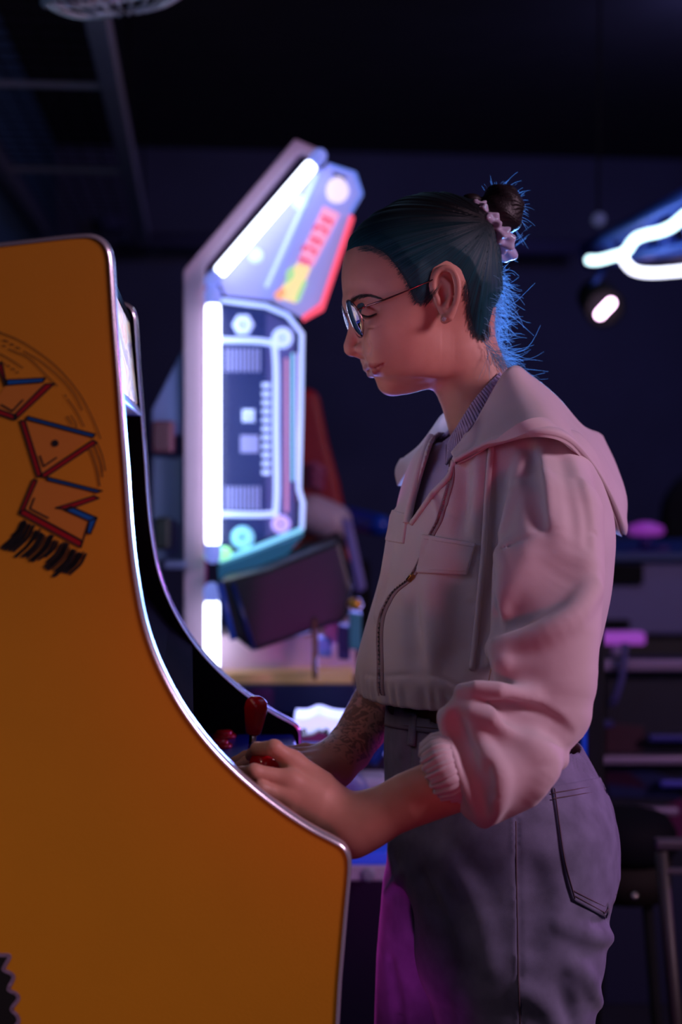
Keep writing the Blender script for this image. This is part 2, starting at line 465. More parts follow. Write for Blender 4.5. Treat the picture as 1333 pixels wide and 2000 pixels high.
MB().prism(pan(D0 + WCAB - TP), RD * TP).obj('side_panel', [M_blackin], cab, smooth=False, label='far side panel, black on its inner face')
for d in (D0 + TP / 2, D0 + WCAB - TP / 2):
    # T-moulding: a flattened half round strip on the panel edge
    pts = np.array([G(q, d, z) for q, z in prof]); T = np.gradient(pts, axis=0); T /= np.linalg.norm(T, axis=1)[:, None]
    N = np.cross(T, RD); seg = 10; V = []; Fc = []
    for i in range(len(pts)):
        for k in range(seg):
            a = math.pi * k / (seg - 1); V.append(pts[i] + RD * (-math.cos(a)) * (TP / 2 + .0012) + N[i] * (math.sin(a) * .0048 - .0004))
    for i in range(len(pts) - 1):
        for k in range(seg - 1): Fc.append((i * seg + k, i * seg + k + 1, (i + 1) * seg + k + 1, (i + 1) * seg + k))
    obj('edge_trim', V, Fc, M_trim, cab, label='shiny chrome edge trim')
DI0 = D0 + TP; WI = WCAB - 2 * TP
def cross(name, px_poly, m, d=DI0 + .0005, w=WI - .001, bevel=.002, **kw):
    """cross member between the side panels; polygon given where it meets the near panel plane"""
    return MB().prism([G(*QZ(x, y, D0)[:1], d, QZ(x, y, D0)[1]) for x, y in px_poly], RD * w).obj(name, m, cab, smooth=False, bevel=bevel, **kw)
# top board
qt = [q for q in qz]
MB().prism([G(qz[0][0], DI0, qz[0][1] - .004), G(qz[3][0] - .02, DI0, qz[3][1] - .004), G(qz[3][0] - .02, DI0, qz[3][1] - .02), G(qz[0][0], DI0, qz[0][1] - .02)], RD * WI).obj('top_board', M_blackin, cab, smooth=False)
MB().prism([G(qback + .001, DI0, .1), G(qback + .016, DI0, .1), G(qback + .016, DI0, qz[0][1] - .03), G(qback + .001, DI0, qz[0][1] - .03)], RD * WI).obj('back_board', M_blackin, cab, smooth=False)
# marquee: a lit translucent sign with art, tilted down
def lit_art(name, strength):
    m = bpy.data.materials.new(name); m.use_nodes = True; nt = m.node_tree; b = nt.nodes['Principled BSDF']
    tc = nt.nodes.new('ShaderNodeTexCoord'); mp = nt.nodes.new('ShaderNodeMapping'); mp.inputs['Scale'].default_value = (6, 3, 9); mp.inputs['Rotation'].default_value = (.5, .2, .3)
    n = nt.nodes.new('ShaderNodeTexNoise'); n.inputs['Scale'].default_value = 1.6; n.inputs['Detail'].default_value = 2; n.inputs['Distortion'].default_value = 1.2
    r = nt.nodes.new('ShaderNodeValToRGB'); e = r.color_ramp.elements
    e[0].position = .3; e[0].color = (.22, .16, .42, 1); e[1].position = .8; e[1].color = (1, .82, .45, 1)
    for p, c in ((.42, (.45, .36, .62, 1)), (.5, (.95, .85, .75, 1)), (.58, (.95, .45, .35, 1)), (.66, (.85, .72, .8, 1))):
        x = e.new(p); x.color = c
    nt.links.new(tc.outputs['Object'], mp.inputs['Vector']); nt.links.new(mp.outputs['Vector'], n.inputs['Vector']); nt.links.new(n.outputs['Fac'], r.inputs['Fac'])
    nt.links.new(r.outputs['Color'], b.inputs['Base Color']); nt.links.new(r.outputs['Color'], b.inputs['Emission Color']); b.inputs['Emission Strength'].default_value = strength
    b.inputs['Roughness'].default_value = .15
    return m
M_marq = lit_art('marquee_art', .42)
cross('marquee', [(199, 515), (222, 749), (214, 750), (191, 516)], M_marq, label='lit marquee sign with faded artwork')
cross('marquee_retainer', [(200, 498), (204, 500), (203, 518), (198, 517)], M_blackin)
cross('speaker_panel', [(222, 750), (236, 776), (232, 782), (150, 782), (150, 750)], mat('speaker_panel_lit_blue', srgb(86, 104, 196), .4, noise=.1), label='speaker panel under the marquee, blue light put in its colour')  # blue light falling on the panel is put into its colour
cross('monitor_bezel', [(140, 784), (172, 792), (192, 960), (207, 1150), (250, 1290), (312, 1372), (380, 1430), (300, 1440), (140, 1300)], M_blackin, label='black recessed monitor bezel')
cross('monitor_screen', [(178, 830), (194, 960), (207, 1120), (200, 1120), (187, 960), (171, 830)], glow('screen_glow', (1.0, .72, .38), .5), d=DI0 + .05, w=WI - .1, bevel=0, label='glowing monitor screen inside the cabinet')
ZC = 1.004
qs = np.array([QZ(380, 1430, D0)[0], QZ(668, 1660, D0)[0]])
MB().prism([G(qs[0] - .05, DI0 + .0005, ZC + .004), G(qs[1] - .004, DI0 + .0005, ZC), G(qs[1] + .001, DI0 + .0005, ZC - .012), G(qs[1] - .003, DI0 + .0005, ZC - .03), G(qs[0] - .05, DI0 + .0005, ZC - .03)], RD * (WI - .001)).obj('control_panel', M_ctrl, cab, smooth=False, bevel=.003, label='dark control panel top with neon blue light in its colour')
lipx = [(676, 1700), (669, 1785), (657, 1920), (650, 2000), (636, 2290), (636, 2480)]
lip = [QZ(x, y, D0) for x, y in lipx]
MB().prism([G(q, DI0 + .0005, z) for q, z in lip] + [G(q - .016, DI0 + .0005, z) for q, z in lip[::-1]], RD * (WI - .001)).obj('front_board', M_blackin, cab, smooth=False)
zb = lip[3][1]
MB().box(G(lip[4][0] + .002, D0 + .3, .62), RQ * .012, RD * .24, Z1 * .3).obj('coin_door', M_blackm, cab, smooth=False, bevel=.004)

M_red = mat('red_plastic', srgb(190, 8, 30), .18, noise=.05, spec=.6)
M_chrome = mat('chrome', (.75, .75, .8), .12, 1.0)
# joysticks (bat top and the one in the hand), buttons
def joystick(base, top, kind):
    j = thing('joystick', kind, 'joystick', base)
    return j
JB = PZ(488, 1.70, ZC + .003); JT = P(500, 1366, 1.70)
def joy(base, grip_lo, grip_hi, r0, r1, nm, lab):
    ax = (grip_hi - base) / np.linalg.norm(grip_hi - base)
    MB().lathe(base - Z1 * .001, Z1, [(0, .001), (0, .018), (.002, .017), (.004, .010), (.006, .006)], 24).obj('dust_washer', M_blackm, cab)
    st = MB().tube([base, grip_lo], .0045, 10).obj('joystick_shaft', M_chrome, cab)
    L = np.linalg.norm(grip_hi - grip_lo)
    if r1: pr = [(0, 0), (0, r0 * .62), (.002, r0 * .68), (L * .35, r0 * .86), (L * .7, r0), (L * .86, r0 * .9), (L * .96, r0 * .6), (L, r0 * .2), (L, 0)]
    else: pr = [(L * (1 - math.cos(t)) / 2, L / 2 * math.sin(t)) for t in np.linspace(0, math.pi, 14)]
    MB().lathe(grip_lo, ax, pr, 28).obj('joystick_knob', M_red, cab, label=lab)
joy(JB, P(495, 1432, 1.70), P(503, 1357, 1.70), 23 * 1.70 / F, True, 'bat', 'red bat-shaped joystick top')
JN = P(517, 1494, 1.415)
nb0 = np.array([JN[0] - .004, JN[1], ZC + .002])
joy(nb0, JN - Z1 * .0165, JN + Z1 * .0165, .0165, False, 'ball', 'red ball joystick top under her fingers')
def rim(p, m):
    MB().lathe(p - Z1 * .001, Z1, [(0, 0), (0, .0155), (.003, .0155), (.005, .013), (.004, .0115)], 24).obj('button_rim', m, cab)
    MB().lathe(p - Z1 * .001, Z1, [(0, .0112), (.0075, .0112), (.009, .0095), (.0095, .006), (.0092, 0)], 24).obj('push_button', m, cab)
for px_, D_ in ((436, 1.84), (428, 1.78), (470, 1.50), (452, 1.585)):
    b = PZ(px_, D_, ZC + .003); rim(b, M_red)

# ---- printed artwork on the near panel (flat print, a hair proud of the laminate)
M_pk = mat('print_black', (.012, .010, .012), .55); M_pr = mat('print_red', srgb(176, 8, 26), .5); M_pb = mat('print_blue', srgb(14, 104, 190), .5)
M_po = mat('print_orange', srgb(226, 140, 48), .5); M_pp = mat('print_white', srgb(190, 160, 200), .5)
def z7(x, y): return (x * 240 / 873, 600 + y * 550 / 2000)
def flat(mb, polys, d):
    for poly in polys:
        V = [onplane(*z7(x, y), D0 - d) for x, y in poly]
        n = np.cross(V[1] - V[0], V[2] - V[0])
        mb.add(V, [tuple(range(len(V)))])
def stroke(pts, w):
    """flat ribbon quads along a polyline, in print pixels"""
    pts = np.asarray(pts, float); out = []
    for i in range(len(pts) - 1):
        a, b = pts[i], pts[i + 1]; t = (b - a) / (np.linalg.norm(b - a) + 1e-9); n = np.array([-t[1], t[0]]) * w / 2
        a2 = a - t * w * .3; b2 = b + t * w * .3
        out.append([a2 + n, b2 + n, b2 - n, a2 - n])
    return out
LET = {
 'letter_m': dict(red=[[(-130, 720), (-100, 690), (118, 770), (110, 800)], [(110, 800), (100, 770), (325, 545), (388, 542)], [(-12, 420), (12, 385), (45, 545), (38, 556)]],
                  blue=[[(50, 516), (322, 502), (306, 530), (48, 552)]], fill=[[(-60, 700), (40, 556), (320, 545), (96, 765)]], ink=[[(10, 692), (90, 738), (165, 658)]]),
 'letter_a': dict(red=[[(144, 806), (178, 806), (300, 1196), (266, 1206)], [(662, 944), (692, 962), (322, 1208), (284, 1196)]],
                  blue=[[(196, 774), (676, 902), (664, 924), (190, 796)]], fill=[[(180, 806), (640, 926), (300, 1180)]], ink=[[(285, 1055), (312, 1130), (402, 1068)]]),
 'letter_n': dict(red=[[(238, 1222), (264, 1230), (174, 1438), (136, 1464)], [(136, 1464), (174, 1438), (585, 1662), (574, 1706)], [(704, 1356), (484, 1436), (398, 1424), (480, 1400), (668, 1340)]],
                  blue=[[(336, 1206), (726, 1304), (690, 1316), (336, 1228)], [(456, 1438), (502, 1414), (690, 1495), (634, 1518)], [(690, 1495), (644, 1610), (620, 1600), (634, 1518)]],
                  fill=[[(270, 1232), (336, 1230), (660, 1318), (400, 1424), (630, 1520), (585, 1650), (180, 1432)]], ink=[[(245, 1355), (215, 1430), (345, 1497)], [(634, 1518), (576, 1704)]]),
}
for nm, L in LET.items():
    mb = MB(); mi = []
    for key, dd, ix in (('fill', .0003, 3), ('red', .0005, 1), ('blue', .0005, 2)):
        flat(mb, L[key], dd); mi += [ix] * len(L[key])
    outl = []
    for poly in L['red'] + L['blue']: outl += stroke(list(poly) + [poly[0]], 11)
    for ln in L['ink']: outl += stroke(ln, 11)
    if nm == 'letter_a': outl.append([(392 + 25 * math.cos(t), 966 + 25 * math.sin(t)) for t in np.linspace(0, 2 * math.pi, 20, endpoint=False)])
    flat(mb, outl, .0007); mi += [0] * len(outl)
    mb.obj(nm, [M_pk, M_pr, M_pb, M_po], cab, smooth=False, mi=mi, label='printed outlined letter %s in red and blue' % nm[-1].upper())
mb = MB(); rn = random.Random(3)
arc = lambda k: spl(k, 6)
polys = []
for ln, w in (([(-60, 160), (0, 178), (170, 252), (390, 410), (560, 605), (660, 790), (716, 932)], 6), ([(60, 295), (210, 365), (340, 492), (410, 560)], 6), ([(170, 310), (300, 390), (440, 510), (530, 620), (585, 730)], 6),
              ([(480, 650), (545, 740), (598, 846)], 6), ([(-40, 315), (0, 330), (90, 380), (165, 430)], 6), ([(475, 775), (512, 836)], 6), ([(505, 768), (538, 820), (544, 856)], 6),
              ([(640, 1010), (680, 1120), (710, 1270)], 9), ([(668, 985), (712, 1100), (730, 1205)], 8), ([(690, 960), (730, 1060), (750, 1160)], 7)):
    polys += stroke(arc(ln), w)
for a, b in (((25, 232), (60, 246)), ((75, 258), (100, 268)), ((115, 280), (145, 296)), ((20, 270), (40, 280)), ((25, 398), (40, 404)), ((52, 412), (70, 420)), ((85, 434), (105, 444)), ((120, 458), (132, 464)), ((462, 622), (472, 636))):
    polys += stroke([a, b], 7)
flat(mb, polys, .0006); mb.obj('speed_lines', M_pk, cab, smooth=False)
mb = MB(); polys = []
for k in range(34):
    t = k / 33; x = 160 + t * 445 + rn.uniform(-6, 6); y = 1520 + t * 235 + rn.uniform(-12, 22)
    L = rn.uniform(.55, 1.0) if k % 7 else rn.uniform(.9, 1.05)
    dx, dy = -150 * L, 190 * L
    polys += stroke(arc([(x, y), (x + dx * .35, y + dy * .52), (x + dx, y + dy)]), rn.choice([9, 12, 18, 22]))
flat(mb, polys, .0006); mb.obj('shadow_hatching', M_pk, cab, smooth=False)
mb = MB(); z8 = lambda x, y: (x * 120 / 1091, 1780 + y * 220 / 2000)
wv = [(-300, 740), (0, 775), (165, 795), (90, 960), (70, 1040), (200, 1110), (235, 1190), (165, 1340), (165, 1400), (290, 1470), (320, 1560), (230, 1690), (215, 1760), (300, 1850), (325, 1960), (240, 2120), (340, 2300)]
wv2 = spl([z8(*w) for w in wv], 6)
V = [onplane(x, y, D0 - .0003) for x, y in wv2] + [onplane(-40, wv2[-1][1], D0 - .0003), onplane(-40, wv2[0][1], D0 - .0003)]
mb.add(V, [tuple(range(len(V)))])
o = mb.obj('wavy_patch', M_pk, cab, smooth=False, label='dark printed patch with a wavy pale outline')
mb = MB()
for poly in stroke(wv2, 7.5): mb.add([onplane(x, y, D0 - .0006) for x, y in poly], [(0, 1, 2, 3)])
mb.obj('wavy_outline', M_pp, cab, smooth=False)
# ------------------------------------------------------------------ neon gaming cabinet behind (its side towards us)
DM = 3.0
def Mp(px, py, dd=0.0): return P(px, py, DM + dd)
FWH = np.array([0, 1.0, 0])
M_mauve = mat('white_frame_board', srgb(176, 146, 172), .5, noise=.05)
M_tube = glow('white_neon_tube', (.74, .80, 1.0), 6.0)
M_cap = mat('tube_end_cap', srgb(120, 140, 220), .3, emit=(.25, .32, 1.0), emit_s=.6)
M_acr = bpy.data.materials.new('edge_lit_acrylic'); M_acr.use_nodes = True
b_ = M_acr.node_tree.nodes['Principled BSDF']; b_.inputs['Base Color'].default_value = (.06, .09, .28, 1); b_.inputs['Roughness'].default_value = .15; b_.inputs['Alpha'].default_value = .16
b_.inputs['Emission Color'].default_value = (.10, .16, .55, 1); b_.inputs['Emission Strength'].default_value = .20
G_line = glow('acrylic_line_glow', (.42, .54, 1.0), 1.25); G_line2 = glow('acrylic_line_cyan', (.22, .62, .85), 1.0); G_green = glow('green_glow', (.35, 1.0, .45), 1.2); G_vio = glow('violet_glow', (.55, .42, 1.0), .8)
G_white = glow('pale_backlit_panel', (.32, .35, .82), .55); G_pink = glow('pink_backlit_panel', (.9, .38, .62), .75); G_red = glow('red_backlit_edge', (1.0, .09, .16), 1.0); G_red2 = glow('red_lettering', (.75, .03, .12), .55)
G_yel = glow('yellow_backlit_art', (1.0, .75, .35), .8); G_grn = glow('green_backlit_art', (.45, .8, .35), .7); G_dim = glow('dim_motif', (.32, .36, .80), .42)
neon = thing('arcade_machine', 'tall neon-lit arcade machine with white light tubes and clear engraved side panel', 'arcade machine', Mp(470, 880, .3) * np.array([1, 1, 0]))
frame = [(358, 1700), (358, 528), (576, 270), (630, 293), (630, 312), (586, 296), (398, 520), (398, 1700)]
Fz = [Mp(x, y) for x, y in frame]; Fz[0][2] = Fz[-1][2] = .001
MB().prism(Fz, FWH * .05).obj('side_frame', M_mauve, neon, bevel=.004, smooth=False, label='pale frame with a bent top arm')
fin_ = [Mp(*q, .02) for q in ((358, 680), (296, 800), (296, 850), (358, 850))]
MB().prism(fin_, FWH * .04).obj('side_wing', mat('wing_board', srgb(96, 104, 160), .5), neon, bevel=.003, smooth=False)
for (x0, y0, x1, y1, c, nm) in ((296, 822, 336, 884, srgb(92, 44, 66), 'speaker_box'), (296, 890, 358, 1095, srgb(110, 112, 158), 'rear_cover'), (300, 1012, 330, 1074, srgb(20, 20, 26), 'vent_box'), (318, 1098, 362, 1112, srgb(96, 104, 150), 'rear_ledge')):
    dd = -.03 if nm in ('speaker_box', 'vent_box', 'rear_ledge') else .06
    MB().prism([Mp(x0, y0, dd), Mp(x1, y0, dd), Mp(x1, y1, dd), Mp(x0, y1, dd)], FWH * .06).obj(nm, mat(nm + '_paint', c, .5), neon, bevel=.006, smooth=False)
for a, b, r in (((432, 528), (606, 326), 12.5), ((416, 602), (416, 1056), 14.5), ((414, 1182), (414, 1300), 14.5)):
    A3, B3 = Mp(*a, -.05), Mp(*b, -.05); t = (B3 - A3) / np.linalg.norm(B3 - A3)
    tb = MB().rod(A3, B3, r * DM / F, 16, 4).obj('light_tube', M_tube, neon, label='glowing white light tube')
    for q, s in ((A3, -1), (B3, 1)):
        MB().rod(q + t * s * .018, q + t * s * .03, (r + 2) * DM / F, 14, 3).obj('tube_cap', M_cap, tb)
def panel(name, poly, m, dd, th, parent=neon, **kw): return MB().prism([Mp(x, y, dd) for x, y in poly], FWH * th).obj(name, m, parent, smooth=False, **kw)
def line(name, pts, w, m, dd, parent, closed=False): return MB().tube([Mp(x, y, dd) for x, y in pts], w * DM / F / 2, 8, closed=closed).obj(name, m, parent)
panel('gap_panel', [(398, 560), (404, 560), (404, 1290), (398, 1290)], mat('magenta_gap', srgb(150, 30, 110), .5), .03, .01)
# canopy: lit side of the top hood, its sign facing right
cn = panel('canopy_side', [(428, 548), (612, 336), (640, 326), (528, 586), (440, 576)], G_white, .0, .02, label='pale lit side of the canopy')
line('canopy_line', [(620, 340), (520, 560)], 7, G_line, -.01, neon); line('canopy_line', [(636, 336), (548, 560)], 6, G_line, -.012, neon)
for a in ((585, 395), (500, 500)):
    MB().lathe(Mp(*a, .0), -FWH, [(0, .0), (0, .016), (.004, .014), (.005, 0)], 16).obj('canopy_bolt', G_line, neon)
sg = panel('header_sign', [(640, 318), (694, 336), (709, 378), (684, 420), (626, 594), (590, 619), (528, 584)], G_white, -.03, .03, label='lit header sign with faded art')
panel('sign_edge_red', [(684, 418), (692, 424), (632, 604), (592, 626), (590, 618), (626, 592)], G_red, -.045, .03, sg)
for a, b in (((644, 322), (694, 338)), ((694, 338), (707, 378)), ((707, 378), (684, 418))): line('sign_edge', [a, b], 6, mat('sign_edge_blue', (.1, .16, .6), .3, emit=(.16, .28, .9), emit_s=.7), -.035, sg)
panel('sign_slot', [(650, 335), (676, 345), (674, 352), (652, 343)], M_black, -.032, .005, sg)
bl = spl([(645, 352), (662, 345), (676, 356), (682, 375), (672, 392), (655, 396), (640, 386), (638, 366), (645, 352)], 5)
panel('sign_emblem', bl[:-1], glow('emblem_white', (.85, .75, .95), .85), -.034, .004, sg)
panel('sign_strip', [(632, 402), (664, 418), (612, 520), (582, 508)], G_pink, -.034, .004, sg)
# strokes of the red lettering on the strip
for k in range(5):
    cx, cy = 640 - k * 11, 424 + k * 20
    for a, b in (((-12, -4), (12, 7)), ((-12, -4), (-16, 6)), ((10, 8), (6, 14))) if k % 2 else (((-12, -2), (10, 8)), ((-2, 3), (-7, 12)), ((10, 8), (5, 15))):
        line('sign_letter', [(cx + a[0], cy + a[1]), (cx + b[0], cy + b[1])], 5, G_red2, -.036, sg)
panel('sign_art', [(582, 512), (608, 522), (578, 592), (540, 580)], G_yel, -.034, .004, sg)
panel('sign_art', [(560, 530), (574, 518), (578, 540), (558, 560)], G_grn, -.036, .004, sg)
panel('sign_art', [(592, 545), (600, 550), (584, 590), (574, 586)], G_grn, -.036, .004, sg)
panel('sign_art', [(535, 575), (552, 560), (560, 572), (545, 588)], glow('orange_art', (1, .4, .2), .8), -.036, .004, sg)
# engraved clear side panel
ap = panel('acrylic_panel', [(424, 580), (520, 594), (566, 612), (593, 650), (588, 960), (594, 980), (592, 1036), (426, 1098)], M_acr, .02, .012, label='clear acrylic side panel with edge-lit engraving')
panel('panel_backing', [(430, 600), (520, 610), (520, 1050), (430, 1075)], mat('panel_backing_blue', srgb(20, 28, 84), .5, emit=(.02, .04, .26), emit_s=.3), .06, .01)
panel('panel_backing', [(520, 610), (575, 640), (575, 1030), (520, 1050)], mat('panel_backing_lavender', srgb(96, 90, 160), .5, emit=(.2, .18, .5), emit_s=.25), .06, .01)
line('engraved_border', [(428, 586), (520, 598), (562, 616), (590, 652), (588, 800)], 9, G_line, .0, ap); line('engraved_border', [(588, 800), (584, 955), (592, 982), (590, 1034)], 9, G_line, .0, ap)
line('engraved_border', [(590, 1034), (510, 1066), (428, 1096)], 10, G_line2, .0, ap)
line('engraved_track', spl([(430, 664), (520, 668), (538, 690), (540, 840), (540, 985), (526, 1004), (430, 1004)], 5), 12, G_line, .0, ap)
line('engraved_rail', [(572, 690), (572, 940)], 5, G_line2, .0, ap); line('engraved_rail', [(580, 690), (580, 940)], 4, G_vio, .0, ap); line('engraved_rail', [(560, 700), (560, 1000)], 7, glow('pink_rail', (.8, .35, .6), .5), .01, ap)
for (x, y, r, sides, m_) in ((475, 634, 21, 6, G_line), (552, 660, 20, 20, G_line), (474, 1050, 22, 20, G_line2), (549, 1024, 18, 20, G_vio), (486, 812, 17, 4, G_line)):
    th_ = np.linspace(0, 2 * math.pi, sides, endpoint=False) + (math.pi / 4 if sides == 4 else 0)
    mb = MB(); mb.tube([Mp(x + r * .62 * math.cos(t), y + r * .62 * math.sin(t), -.002) for t in th_], r * .42 * DM / F, 8, closed=True); mb.obj('engraved_bolt', m_, ap)
panel('engraved_square', [(470, 850), (505, 850), (505, 884), (470, 884)], G_dim, .0, .004, ap)
for k in range(11): panel('rack_tooth', [(512, 748 + k * 17), (528, 748 + k * 17), (528, 757 + k * 17), (512, 757 + k * 17)], G_line, .0, .004, ap)
for y0 in (680, 950):
    for k in range(9): panel('grille_bar', [(440 + k * 8, y0), (444 + k * 8, y0), (444 + k * 8, y0 + 46), (440 + k * 8, y0 + 46)], G_dim, .0, .004, ap)
MB().rod(Mp(412, 1085, -.04), Mp(440, 1080, -.04), 13 * DM / F, 12, 3).obj('green_lamp', G_green, neon, label='small green glowing lamp')
# black screen box below, its tilted side towards us
mb = panel('screen_box', [(424, 1136), (520, 1112), (664, 1054), (690, 1150), (676, 1212), (494, 1274), (438, 1232)], mat('screen_box_black', srgb(26, 22, 34), .45, noise=.1), -.20, .34, bevel=.01, label='dark tilted screen box')
line('box_highlight', [(430, 1140), (456, 1250)], 12, mat('blue_highlight', srgb(20, 44, 130), .4, emit=(.02, .05, .4), emit_s=.2), -.205, mb); line('box_highlight', [(455, 1140), (496, 1270)], 10, mat('blue_highlight_dark', srgb(14, 32, 96), .4), -.205, mb)  # blue highlights along the box edges, painted as coloured strips
panel('teal_tray', [(426, 1108), (592, 1046), (560, 1085), (428, 1136)], mat('teal_tray_plastic', srgb(40, 110, 150), .4, emit=(.03, .2, .35), emit_s=.15), -.05, .2)
panel('console_top', [(420, 1240), (690, 1240), (700, 1322), (425, 1318)], mat('console_pink_white', srgb(210, 176, 196), .5, noise=.08), .0, .35, bevel=.01)
st = panel('lit_ledge', [(430, 1316), (690, 1310), (690, 1336), (440, 1336)], mat('gold_ledge', srgb(190, 150, 110), .35, noise=.3, nscale=25, emit=(.8, .45, .2), emit_s=.14), -.06, .3, bevel=.004)
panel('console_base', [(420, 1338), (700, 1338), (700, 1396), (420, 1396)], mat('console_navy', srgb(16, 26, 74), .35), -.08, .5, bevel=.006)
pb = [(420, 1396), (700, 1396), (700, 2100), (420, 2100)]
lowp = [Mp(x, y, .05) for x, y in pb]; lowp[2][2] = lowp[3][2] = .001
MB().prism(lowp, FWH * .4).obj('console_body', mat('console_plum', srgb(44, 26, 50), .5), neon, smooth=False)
# small goods on the ledge
for i, (x0, y0, x1, y1, c, em, nm, lab) in enumerate((
    (634, 1212, 664, 1258, srgb(214, 160, 196), .10, 'card_box', 'pink box standing on the ledge of the neon machine'),
    (622, 1246, 648, 1284, srgb(110, 150, 240), .25, 'card_box', 'small pale blue box in front of the pink one'),
    (660, 1222, 684, 1290, srgb(50, 40, 110), .05, 'card_box', 'dark violet box at the right end of the ledge'),
    (682, 1196, 706, 1270, srgb(60, 130, 150), .15, 'bottle_crate', 'teal box behind the violet one, next to the jacket'),
    (610, 1210, 620, 1330, srgb(96, 66, 40), .0, 'brass_post', 'thin brass post standing on the ledge'))):
    zb = -.14
    o = MB().prism([Mp(x0, y0, zb - .02 * i), Mp(x1, y0 + 3, zb - .02 * i), Mp(x1, y1, zb - .02 * i), Mp(x0, y1 - 2, zb - .02 * i)], FWH * .05).obj(nm, mat(nm + '_card', c, .5, emit=c, emit_s=0), None, smooth=False, bevel=.004)
    tag(o, lab, 'post' if 'post' in nm else 'box', 'boxes on the ledge' if 'box' in nm else None)
b0 = Mp(694, 1190, -.30)
MB().lathe(b0, Z1, [(0, 0), (0, .010), (.008, .016), (.02, .010), (.022, 0)], 16).obj('brass_knob', mat('brass', srgb(200, 140, 60), .3, .9), neon, label='small shining brass knob')
# ------------------------------------------------------------------ red racing seat, blue item beside it
DS = 3.9
def Sp(px, py, dd=0.0): return P(px, py, DS + dd)
seat = thing('racing_seat', 'red racing seat with pale emblem beyond the neon machine', 'seat', Sp(625, 1000) * np.array([1, 1, 0]))
bk = [(560, 766), (600, 756), (622, 768), (640, 860), (662, 940), (676, 1010), (640, 1040), (560, 1040)]
MB().prism([Sp(x, y) for x, y in bk], FWH * .12).obj('backrest', mat('red_vinyl', srgb(150, 4, 18), .4, noise=.1), seat, bevel=.03, seg=4, smooth=False)
M_embl = mat('emblem_print', srgb(150, 70, 110), .5)
for k in range(3):
    MB().tube([Sp(598 + 2 * k, 915 + k * 17, -.008), Sp(615, 908 + k * 17, -.012), Sp(634 - 2 * k, 925 + k * 15, -.008)], .012, 8).obj('emblem_bar', M_embl, seat)
MB().rod(Sp(612, 1004, -.06), Sp(650, 1020, -.06), .052, 18, 6).obj('headrest', mat('white_vinyl', srgb(196, 176, 196), .4), seat)
sp_ = [(560, 1040), (676, 1040), (690, 1100), (560, 1100)]
MB().prism([Sp(x, y) for x, y in sp_], FWH * .4).obj('seat_cushion', mat('orange_red_vinyl', srgb(210, 70, 50), .45), seat, bevel=.02, smooth=False)
lg = Sp(640, 1100, .2); MB().box([lg[0] - .03, lg[1], lg[2] / 2], RT * .30, FWH * .3, Z1 * (lg[2] - .002)).obj('pedestal', M_blackm, seat, smooth=False)
MB().rod(P(672, 1008, DS + .05), P(742, 1026, DS - .1), .030, 14, 4).obj('blue_rod', mat('blue_plastic', srgb(16, 60, 170), .35), seat, label='dark blue rod beside the seat')  # blue item beside the seat, shaped as a plain rod
lp = thing('lit_post', 'short slanted post with a pale violet side beside the red seat', 'post', P(690, 1130, 3.55) * np.array([1, 1, 0]))
MB().prism([P(666, 1010, 3.55), P(688, 1020, 3.55), P(716, 1150, 3.55), P(698, 1160, 3.55)], FWH * .06).obj('post_side', mat('violet_post', srgb(120, 116, 190), .4), lp, bevel=.006, smooth=False)
q = P(706, 1160, 3.55); MB().box([q[0], q[1] + .04, q[2] / 2], RT * .05, FWH * .05, Z1 * (q[2] - .002)).obj('post_foot', M_blackm, lp, smooth=False)

# ------------------------------------------------------------------ low lit machine between the cabinet and the woman
DL = 2.5
def Lp(px, py, dd=0.0): return P(px, py, DL + dd)
low = thing('driving_cabinet', 'low dark driving game with a glowing pale blue dashboard, behind her forearms', 'arcade machine', Lp(660, 1500, .2) * np.array([1, 1, 0]))
dash = spl([(574, 1404), (600, 1404), (622, 1396), (650, 1404), (690, 1408)], 6).tolist() + [(680, 1428), (664, 1446), (590, 1446)]
MB().prism([Lp(x, y) for x, y in dash], FWH * .1).obj('dashboard', glow('dash_glow', (.50, .60, 1.0), 1.0), low, smooth=False, bevel=.008, label='glowing pale blue dashboard')
MB().prism([Lp(586, 1440, -.02), Lp(610, 1436, -.02), Lp(624, 1428, -.02), Lp(640, 1436, -.02), Lp(668, 1440, -.02), Lp(664, 1452, -.02), Lp(588, 1452, -.02)], FWH * .03).obj('dash_shadow_gap', M_black, low, smooth=False)
for x in (594, 638): MB().lathe(Lp(x, 1428, -.004), -FWH, [(0, 0), (0, .005), (.004, .004), (.004, 0)], 12).obj('dash_screw', M_black, low)
MB().prism([Lp(580, 1452, -.03), Lp(690, 1452, -.03), Lp(690, 1472, -.03), Lp(580, 1472, -.03)], FWH * .14).obj('dash_ledge', mat('blue_ledge', srgb(90, 120, 210), .4, emit=(.1, .2, .8), emit_s=.3), low, bevel=.006, smooth=False)
MB().prism([Lp(660, 1520, -.06), Lp(760, 1520, -.06), Lp(760, 1570, -.06), Lp(660, 1570, -.06)], FWH * .1).obj('seat_panel', mat('grey_white_panel', srgb(170, 166, 196), .5), low, bevel=.01, smooth=False)
MB().lathe(Lp(680, 1545, -.08), -FWH, [(0, 0), (0, .032), (.01, .036), (.018, .03), (.02, .012), (.016, 0)], 28).obj('steering_hub', mat('blue_grey_hub', srgb(110, 116, 180), .4), low)
MB().prism([Lp(560, 1664, -.1), Lp(760, 1664, -.1), Lp(760, 1690, -.1), Lp(560, 1690, -.1)], FWH * .12).obj('step_edge', mat('blue_step', srgb(30, 60, 190), .3, emit=(.02, .06, .7), emit_s=.35), low, bevel=.004, smooth=False)
MB().prism([Lp(560, 1690, -.1), Lp(760, 1690, -.1), Lp(760, 1722, -.1), Lp(560, 1722, -.1)], FWH * .12).obj('step_front', mat('grey_step', srgb(176, 160, 186), .5), low, bevel=.004, smooth=False)
